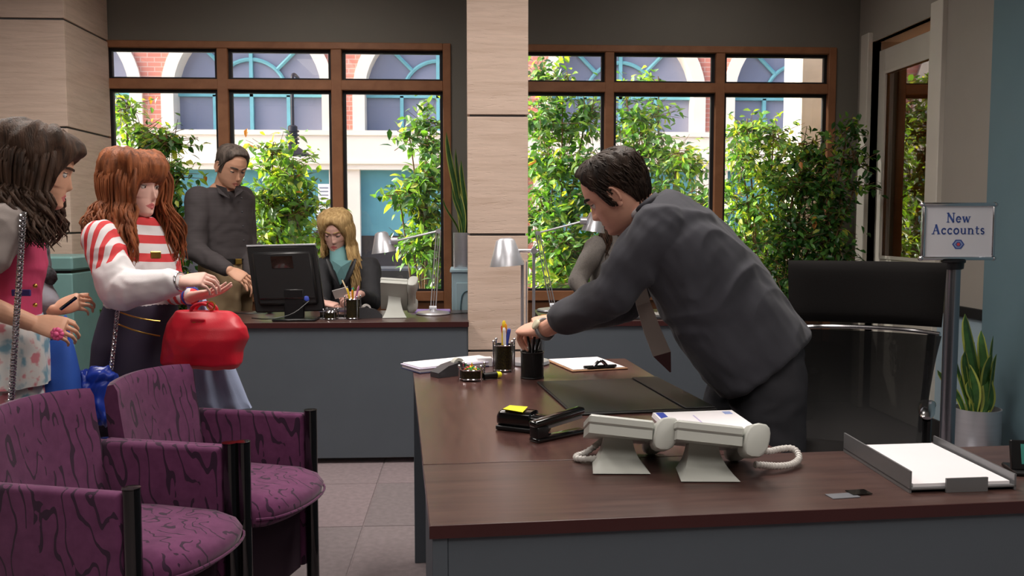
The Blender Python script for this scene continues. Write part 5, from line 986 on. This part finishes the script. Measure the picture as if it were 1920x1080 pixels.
for q in (hA, hB_): cs_.chain([q, (q.x, q.y, .48), (q.x, q.y, .09)], [.085, .055, .04])
finish(t, [hd, h1, h2], cs_, m_skinB, m_lip, Mh, .003)
m_kh = mat('khaki cotton', (150, 128, 98), .9, var=.06, bump=.2, bs=500); tb = B().loft([sc5(427, 485, .118, .163), sc5(428, 520, .125, .175), sc5(430, 550, .12, .17)])
for q in (hA, hB_): tb.chain([q + V((0, 0, -.03)), (q.x, q.y, .48), (q.x, q.y, .1)], [.105, .085, .075])
garment('trousers', tb, .01, m_kh, t, (.007, (9, 9, 8)))
be = B().loft([sc5(427, 484, .124, .169), sc5(427, 494, .126, .171)], False).build('belt', m_black, t, 60, True); B().box((-.02, -.005, -.016), (.02, .005, .016), .003, frame(P(433, 489, Y5) + f * .128, (.83, .55, 0), (0, 0, 1))).build('buckle', m_gold, t, 0, True)
for q3 in ([(404, 346, 5.42), (424, 352, 5.36), (430, 372, 5.35), (410, 362, 5.38)], [(448, 342, 5.44), (440, 354, 5.37), (440, 370, 5.36), (456, 358, 5.43)]):
    v = [P(*k) for k in q3]; B().add(v + [k + V((0, .012, 0)) for k in v], [(0, 1, 2, 3), (7, 6, 5, 4), (0, 4, 5, 1), (1, 5, 6, 2), (2, 6, 7, 3), (3, 7, 4, 0)]).build('collar_point', m_sh, t, 0, True)
for k in range(4): B().ell(P(441 + k, 372 + 26 * k, Y5) + f * (.105 + .004 * k), .006, nu=8, nv=6).build('shirt_button', m_dgrey, t, 60, True)
for q in (hA, hB_): shoe(t, (q.x - .05, q.y + .06, 0), f, m_gloss)
m_hairG = hairmat('greying brown hair', (58, 50, 46), (116, 104, 96)); hair_cap(t, Mh, hlm, lambda th, z: .008 + .008 * G(z - .09, .05) + .004 * G(abs(th), .6), m_hairG, nz=.3); short_locks(t, Mh, hlm, m_hairG, 600, .012, 2); eyes(t, Mh, .8, m_iris, m_hairG, m_skinB, .0035)

# ---------------------------------------------------------------- 6 the blonde woman seated at the left desk
def stool(x, y, label):
    t = thing('stool', label, 'stool', (x, y, 0), 0, 'round stools behind the back desks'); B().lathe([(.15, .34), (.17, .36), (.17, .39), (.14, .405)], 28).build('seat', m_seat, t, 60); B().tube([(0, 0, .02), (0, 0, .34)], .025, 12).build('post', m_chrome, t); B().lathe([(.2, 0), (.2, .012), (.04, .03)], 28).build('base', m_black, t)
def seated(lo, Y, jm, skin, label, px, head, fw, up, arms, hands_, tops, hscale=1.0):
    t = thing('person', label, 'person', (P(px, 590, Y).x, Y, 0)); f = V(fw); f.z = 0; f.normalize(); l_ = V((-f.y, f.x, 0)); s5 = lambda x, y, a, b_: ring(P(x, y, Y), f * a, l_ * b_, 28, .9)
    b = B().loft([s5(*v) for v in tops])
    for (sh, el, wr) in arms: b.chain([sh, sh.lerp(el, .5), el, wr.lerp(el, .12)], [.066, .06, .053, .036])
    garment('blazer', b, .008, jm, t, (.006, (9, 9, 9)))
    Mh = head_frame(P(*head, Y - .05), fw, up, hscale); hd = B(); head_geo(hd, Mh, True); hd.cap(Mh @ V((-.02, 0, -.06)), P(tops[0][0], tops[0][1] + 12, Y), .046, .055); hs_ = []
    for (sh, el, wr), (d, dd, s_, cu) in zip(arms, hands_): h = B(); hand(h, wr, d, dd, s_, cu, (30, 15), .92, elbow=el, r_w=.023); hs_.append(h)
    c = P(tops[-1][0], tops[-1][1], Y); hp = V((c.x, Y, .55)); cs_ = B().chain([P(tops[0][0], tops[0][1] + 15, Y), c, hp], [.06, .085, .11])
    for (sh, el, wr) in arms: cs_.chain([sh, el], [.045, .036])
    for s_ in (-1, 1): k = hp + l_ * (.09 * s_) + f * .36 + V((0, 0, -.03)); cs_.chain([hp + l_ * (.08 * s_), k, (k.x, k.y, .09)], [.085, .058, .04])
    finish(t, [hd] + hs_, cs_, skin, m_lipp, Mh, .003)
    tb = B().cap(hp + V((0, 0, .06)), hp, .13, .14)
    for s_ in (-1, 1): k = hp + l_ * (.09 * s_) + f * .36 + V((0, 0, -.03)); tb.chain([hp + l_ * (.08 * s_), k, (k.x, k.y, .12)], [.1, .075, .06]); shoe(t, (k.x - f.x * .06, k.y - f.y * .06, 0), f, m_gloss, .23, .036)
    garment('trousers', tb, .012, mat('black trousers', (30, 30, 34), .9), t)
    stool(hp.x, hp.y, lo); return t, Mh
Y6 = 5.62
arms = [(P(606, 502, 5.58), P(600, 572, 5.42), P(606, 568, 5.2)), (P(694, 502, 5.62), P(698, 566, 5.42), P(674, 552, 5.18))]
t, Mh = seated('black round stool under the blonde woman', Y6, mat('black blazer cloth', (40, 40, 44), .8, bump=.2, bs=600), m_skinC, 'blonde woman in a black blazer writing at the left back desk', 650, (630, 433), (-.12, -.93, -.34), (-.03, -.3, .95), arms,
    [((.75, -.35, -.1), (0, -.2, 1), 1, (35, 40, 25)), ((-.75, -.5, -.1), (.1, -.5, .85), -1, (45, 50, 30))], [(642, 474, .05, .055), (645, 484, .065, .12), (648, 498, .085, .185), (650, 530, .11, .18), (650, 590, .1, .16)], 1.02)
B().tube([Mh @ V((-.012, 0, -.075)), P(636, 486, 5.55), P(637, 500, 5.54)], [.052, .056, .06], 18).build('turtleneck', mat('pale teal knit', (120, 168, 172), .9, bump=.4, bs=300), t, 60, True)
B().add([P(622, 488, 5.44), P(660, 488, 5.44), P(648, 520, 5.46), P(638, 535, 5.48), P(628, 520, 5.46), P(640, 500, 5.435)], [(0, 5, 4), (0, 1, 5), (5, 1, 2), (5, 2, 3), (4, 5, 3)]).build('sweater_front', mat('pale teal knit front', (120, 168, 172), .9), t, 0, True)
for s_, x in ((-1, 612), (1, 668)): B().tube([P(x + s_ * -2, 486, 5.48), P(x - s_ * 12, 512, 5.44), P(x - s_ * 26, 540, 5.46)], [.012, .022, .006], 10, flat=.5).build('lapel', mat('black satin lapel', (30, 30, 34), .5), t, 60, True)
m_hairY = hairmat('blonde hair', (150, 116, 70), (214, 182, 128))
hair_cap(t, Mh, lambda th: interp(abs(th), [0, .35, .8, 1.1, 1.5, 3.15], [.072, .06, .0, -.07, -.09, -.11]), lambda th, z: .012 + .012 * G(z - .085, .06) + (.012 if abs(th) > .8 else 0), m_hairY, nz=.25, ridges=6)
long_hair(t, Mh, m_hairY, 150, (.9, 1.9), lambda th: .29, 21, .03, .010, .015, part_th=True, out=.02, lean=(.03, -.05)); long_hair(t, Mh, m_hairY, 110, (1.9, 4.2), lambda th: .16, 22, .02, .008, .015, part_th=True); long_hair(t, Mh, m_hairY, 60, (-1.5, -1.0), lambda th: .10, 23, .012, .006, .012, part_th=True, name='hair_side', out=.005)
eyes(t, Mh, .9, m_iris, m_hairY, m_skinC)
q = P(640, 549, 5.13); o = B().box((-.045, -.002, -.03), (.045, .002, .03), .001, frame(V(), (.9, 0, .25), (-.2, -.5, .8))).build('card', mat('grey white card', (205, 200, 198), .5), None, 0); o.location = q; tag(o, 'small pale card held by the blonde woman', 'card', 'loose cards')
t = thing('pencil', 'cream pencil in the blonde woman\'s writing hand', 'pencil', P(656, 556, 5.1)); B().tube([(0, 0, 0), (-.045, .03, .09)], .004, 8).build('barrel', mat('cream lacquer', (236, 210, 170), .4), t); B().tube([(-.045, .03, .09), (-.049, .033, .099)], [.004, .0008], 8).build('tip', m_dark, t)
# ---------------------------------------------------------------- 7 the brunette seated behind the leaning man
Y7 = 5.56; arms = [(P(1118, 462, 5.5), P(1082, 528, 5.34), P(1092, 546, 5.16)), (P(1200, 462, 5.6), P(1215, 540, 5.42), P(1180, 556, 5.2))]
t, Mh = seated('black round stool under the woman in grey', Y7, mat('grey tweed', (128, 122, 118), .9, var=.15, vs=(120, 120, 120), bump=.3, bs=500), m_skinA, 'dark haired woman in a grey jacket seated behind the leaning man', 1160, (1162, 400), (.1, -.93, -.3), (0, -.3, .95), arms,
    [((.85, -.3, .1), (0, -.4, .9), 1, (40, 45, 30)), ((-.7, -.5, 0), (0, -.4, .9), -1, (40, 45, 30))], [(1160, 440, .05, .055), (1158, 450, .065, .12), (1158, 464, .085, .175), (1156, 510, .105, .165), (1156, 580, .1, .16)], 1.0)
hair_cap(t, Mh, lambda th: interp(abs(th), [0, .35, .8, 1.1, 1.5, 3.15], [.06, .05, .0, -.07, -.09, -.11]), lambda th, z: .014, m_hairB); long_hair(t, Mh, m_hairB, 150, (.95, 3.14), lambda th: .2, 31, .02, .01, .014); eyes(t, Mh, .9, m_iris, m_hairB, m_skinA)
# ================================================================ FOLIAGE
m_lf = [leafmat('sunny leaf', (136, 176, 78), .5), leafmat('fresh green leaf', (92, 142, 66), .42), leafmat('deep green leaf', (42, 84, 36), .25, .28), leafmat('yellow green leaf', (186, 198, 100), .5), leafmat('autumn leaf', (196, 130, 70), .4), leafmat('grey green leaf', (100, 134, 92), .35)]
def leaf(b, c, d, nrm, L, wd):
    d = d.normalized(); s_ = d.cross(nrm); s_ = s_.normalized() if s_.length > 1e-4 else d.orthogonal(); n_ = s_.cross(d)
    m1, m2 = c + d * (L * .35), c + d * (L * .7) - n_ * (L * .04); tip = c + d * L - n_ * (L * .14); up = n_ * (wd * .28)
    b.add([c, m1 + s_ * wd + up, m1, m1 - s_ * wd + up, m2 + s_ * wd * .7 + up * .6, m2, m2 - s_ * wd * .7 + up * .6, tip], [(0, 1, 2), (0, 2, 3), (1, 4, 5, 2), (2, 5, 6, 3), (4, 7, 5), (5, 7, 6)])
def bush(name, label, base, clusters, n, size, weights, seed, trunk=True, pot=None, droop=.5, cat='plant'):
    rnd = random.Random(seed); t = thing(name, label, cat, base); base = V(base)
    fo = B(); tot = sum(c[2] * c[3] for c in clusters); st = B()
    for (px, py, rx, ry, Y, dy, *mw) in clusters:
        c = P(px, py, Y); k = Y / F; w_ = mw[0] if mw else weights; nn = int(n * rx * ry / tot)
        b0 = base + V((rnd.uniform(-.04, .04), rnd.uniform(-.04, .04), .3 if pot else .05))
        if trunk: st.tube(smoothp([b0, b0.lerp(c, .5) + V((rnd.uniform(-.06, .06), rnd.uniform(-.05, .05), .1)), c, c + V((rnd.uniform(-.05, .05), 0, ry * k * .7))], 2), [.012, .009, .006, .003], 5)
        tw = []
        for _ in range(max(3, nn // 10)):
            v = V((rnd.gauss(0, 1), rnd.gauss(0, 1), rnd.gauss(0, 1))).normalized() * rnd.random() ** .4; tw.append((c + V((v.x * rx * k, v.y * dy, v.z * ry * k)), v))
        for q, v in tw:
            dirv = (v + V((0, 0, -droop * .4)) + V((rnd.uniform(-.5, .5), rnd.uniform(-.5, .5), rnd.uniform(-.2, .5)))).normalized()
            if trunk: st.tube([q - dirv * size * 2.2, q + dirv * size * 1.5], [.0035, .0015], 4)
            for i in range(10):
                fo.mi = rnd.choices(range(6), w_)[0]; p = q + dirv * (size * rnd.uniform(-2, 1.6)) + V((rnd.gauss(0, 1), rnd.gauss(0, 1), rnd.gauss(0, 1))) * size * .45
                ld = (V((rnd.gauss(0, 1), rnd.gauss(0, .8), rnd.gauss(-droop, .7))) + dirv * .6); L = size * rnd.uniform(.7, 1.35); leaf(fo, p, ld, V((rnd.gauss(0, .5), rnd.gauss(-.3, .5), 1)), L, L * rnd.uniform(.2, .3))
    o = fo.build('foliage', m_lf, t, 0, True); o['kind'] = 'stuff'
    if trunk: o = st.build('stems', m_stem, t, 60, True); o['kind'] = 'stuff'
    if pot: B().lathe([(pot * .8, 0), (pot, .28), (pot * 1.05, .3), (pot * .95, .3), (pot * .9, .26), (.01, .26)], 32).build('pot', mat('dark ceramic pot', (60, 52, 48), .4), t, 50)
    return t
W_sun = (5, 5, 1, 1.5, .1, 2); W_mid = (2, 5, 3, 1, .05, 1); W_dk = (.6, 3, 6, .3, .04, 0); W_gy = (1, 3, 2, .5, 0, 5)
# indoor
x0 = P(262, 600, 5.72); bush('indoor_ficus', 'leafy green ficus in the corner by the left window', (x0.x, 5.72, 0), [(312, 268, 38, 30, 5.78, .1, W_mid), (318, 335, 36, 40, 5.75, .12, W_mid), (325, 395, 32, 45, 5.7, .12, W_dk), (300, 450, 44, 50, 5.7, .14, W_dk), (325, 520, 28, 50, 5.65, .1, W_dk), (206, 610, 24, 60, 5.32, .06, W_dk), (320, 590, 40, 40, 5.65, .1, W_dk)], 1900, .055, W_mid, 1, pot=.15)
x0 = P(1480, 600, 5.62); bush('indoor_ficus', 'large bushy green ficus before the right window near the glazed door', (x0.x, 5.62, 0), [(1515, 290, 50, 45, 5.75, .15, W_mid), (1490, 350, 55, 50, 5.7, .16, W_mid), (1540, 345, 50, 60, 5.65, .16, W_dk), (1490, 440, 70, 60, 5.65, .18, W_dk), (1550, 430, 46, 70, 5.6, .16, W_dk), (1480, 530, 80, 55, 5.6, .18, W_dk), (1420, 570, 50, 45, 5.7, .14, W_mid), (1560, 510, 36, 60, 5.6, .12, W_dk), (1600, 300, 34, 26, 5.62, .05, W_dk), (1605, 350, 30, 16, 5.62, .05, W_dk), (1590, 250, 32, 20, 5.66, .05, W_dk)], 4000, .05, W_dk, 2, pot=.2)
# outside
bush('street_shrub', 'sunlit yellow green shrub outside behind the monitor', P(525, 560, 7.1) * 1 + V((0, 0, -.75)), [(510, 285, 34, 26, 7.1, .2), (540, 330, 50, 40, 7.1, .25), (500, 385, 50, 46, 7.0, .25), (560, 395, 40, 50, 7.0, .2), (520, 440, 62, 36, 7.0, .25), (605, 452, 26, 22, 6.8, .1)], 1700, .075, W_sun, 3)
bush('street_tree', 'slender young tree outside the right pane of the left window', (P(800, 500, 7.8).x, 7.8, -.12), [(800, 232, 24, 28, 7.9, .2, W_gy), (812, 275, 26, 30, 7.8, .2, W_gy), (770, 262, 24, 14, 7.8, .15, W_gy), (800, 330, 36, 34, 7.7, .2, W_mid), (750, 370, 32, 28, 7.6, .2, W_mid), (800, 400, 40, 44, 7.6, .2, W_mid), (770, 455, 36, 26, 7.6, .2, W_mid), (815, 480, 24, 46, 7.6, .15, W_mid), (820, 540, 26, 12, 7.5, .1, W_mid)], 1500, .085, W_mid, 4)
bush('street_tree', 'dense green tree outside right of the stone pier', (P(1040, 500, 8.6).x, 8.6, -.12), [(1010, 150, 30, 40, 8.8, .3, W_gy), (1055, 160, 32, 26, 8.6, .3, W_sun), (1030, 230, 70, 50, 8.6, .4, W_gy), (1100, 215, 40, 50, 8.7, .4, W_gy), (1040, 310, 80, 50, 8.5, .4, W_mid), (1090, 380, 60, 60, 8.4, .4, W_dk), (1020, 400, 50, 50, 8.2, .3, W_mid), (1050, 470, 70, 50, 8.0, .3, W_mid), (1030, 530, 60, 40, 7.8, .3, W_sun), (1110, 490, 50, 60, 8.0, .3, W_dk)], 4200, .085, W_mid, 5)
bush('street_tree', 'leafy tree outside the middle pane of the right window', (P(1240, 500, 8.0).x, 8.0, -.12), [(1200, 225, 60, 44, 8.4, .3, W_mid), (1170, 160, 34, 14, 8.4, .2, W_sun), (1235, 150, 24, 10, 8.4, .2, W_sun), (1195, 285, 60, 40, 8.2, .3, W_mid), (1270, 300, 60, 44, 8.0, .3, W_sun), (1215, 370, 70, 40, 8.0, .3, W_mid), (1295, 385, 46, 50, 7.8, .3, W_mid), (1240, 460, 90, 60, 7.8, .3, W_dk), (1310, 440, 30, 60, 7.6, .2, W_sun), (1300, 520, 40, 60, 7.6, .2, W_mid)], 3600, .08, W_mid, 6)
bush('street_shrub', 'bright sunlit shrub outside the right pane of the right window', (P(1430, 500, 6.9).x, 6.9, -.12), [(1400, 240, 46, 26, 6.9, .15), (1450, 260, 50, 36, 6.9, .15), (1390, 300, 40, 50, 6.9, .2), (1460, 330, 50, 50, 6.9, .2), (1400, 390, 50, 60, 6.9, .2), (1390, 480, 50, 60, 6.9, .2), (1440, 430, 50, 50, 6.9, .2), (1430, 530, 60, 50, 6.9, .2)], 3200, .06, W_sun, 7)
bush('street_shrub', 'indoor ficus top placed outside the left window as a sunlit shrub', (P(270, 500, 6.8).x, 6.8, -.12), [(238, 205, 30, 34, 6.8, .12), (262, 255, 46, 40, 6.8, .15), (250, 320, 44, 50, 6.8, .2), (290, 330, 44, 46, 6.8, .2), (270, 410, 60, 60, 6.8, .2), (280, 500, 60, 50, 6.8, .2)], 1900, .06, W_sun, 8)  # upper ficus leaves moved outdoors so they catch more light
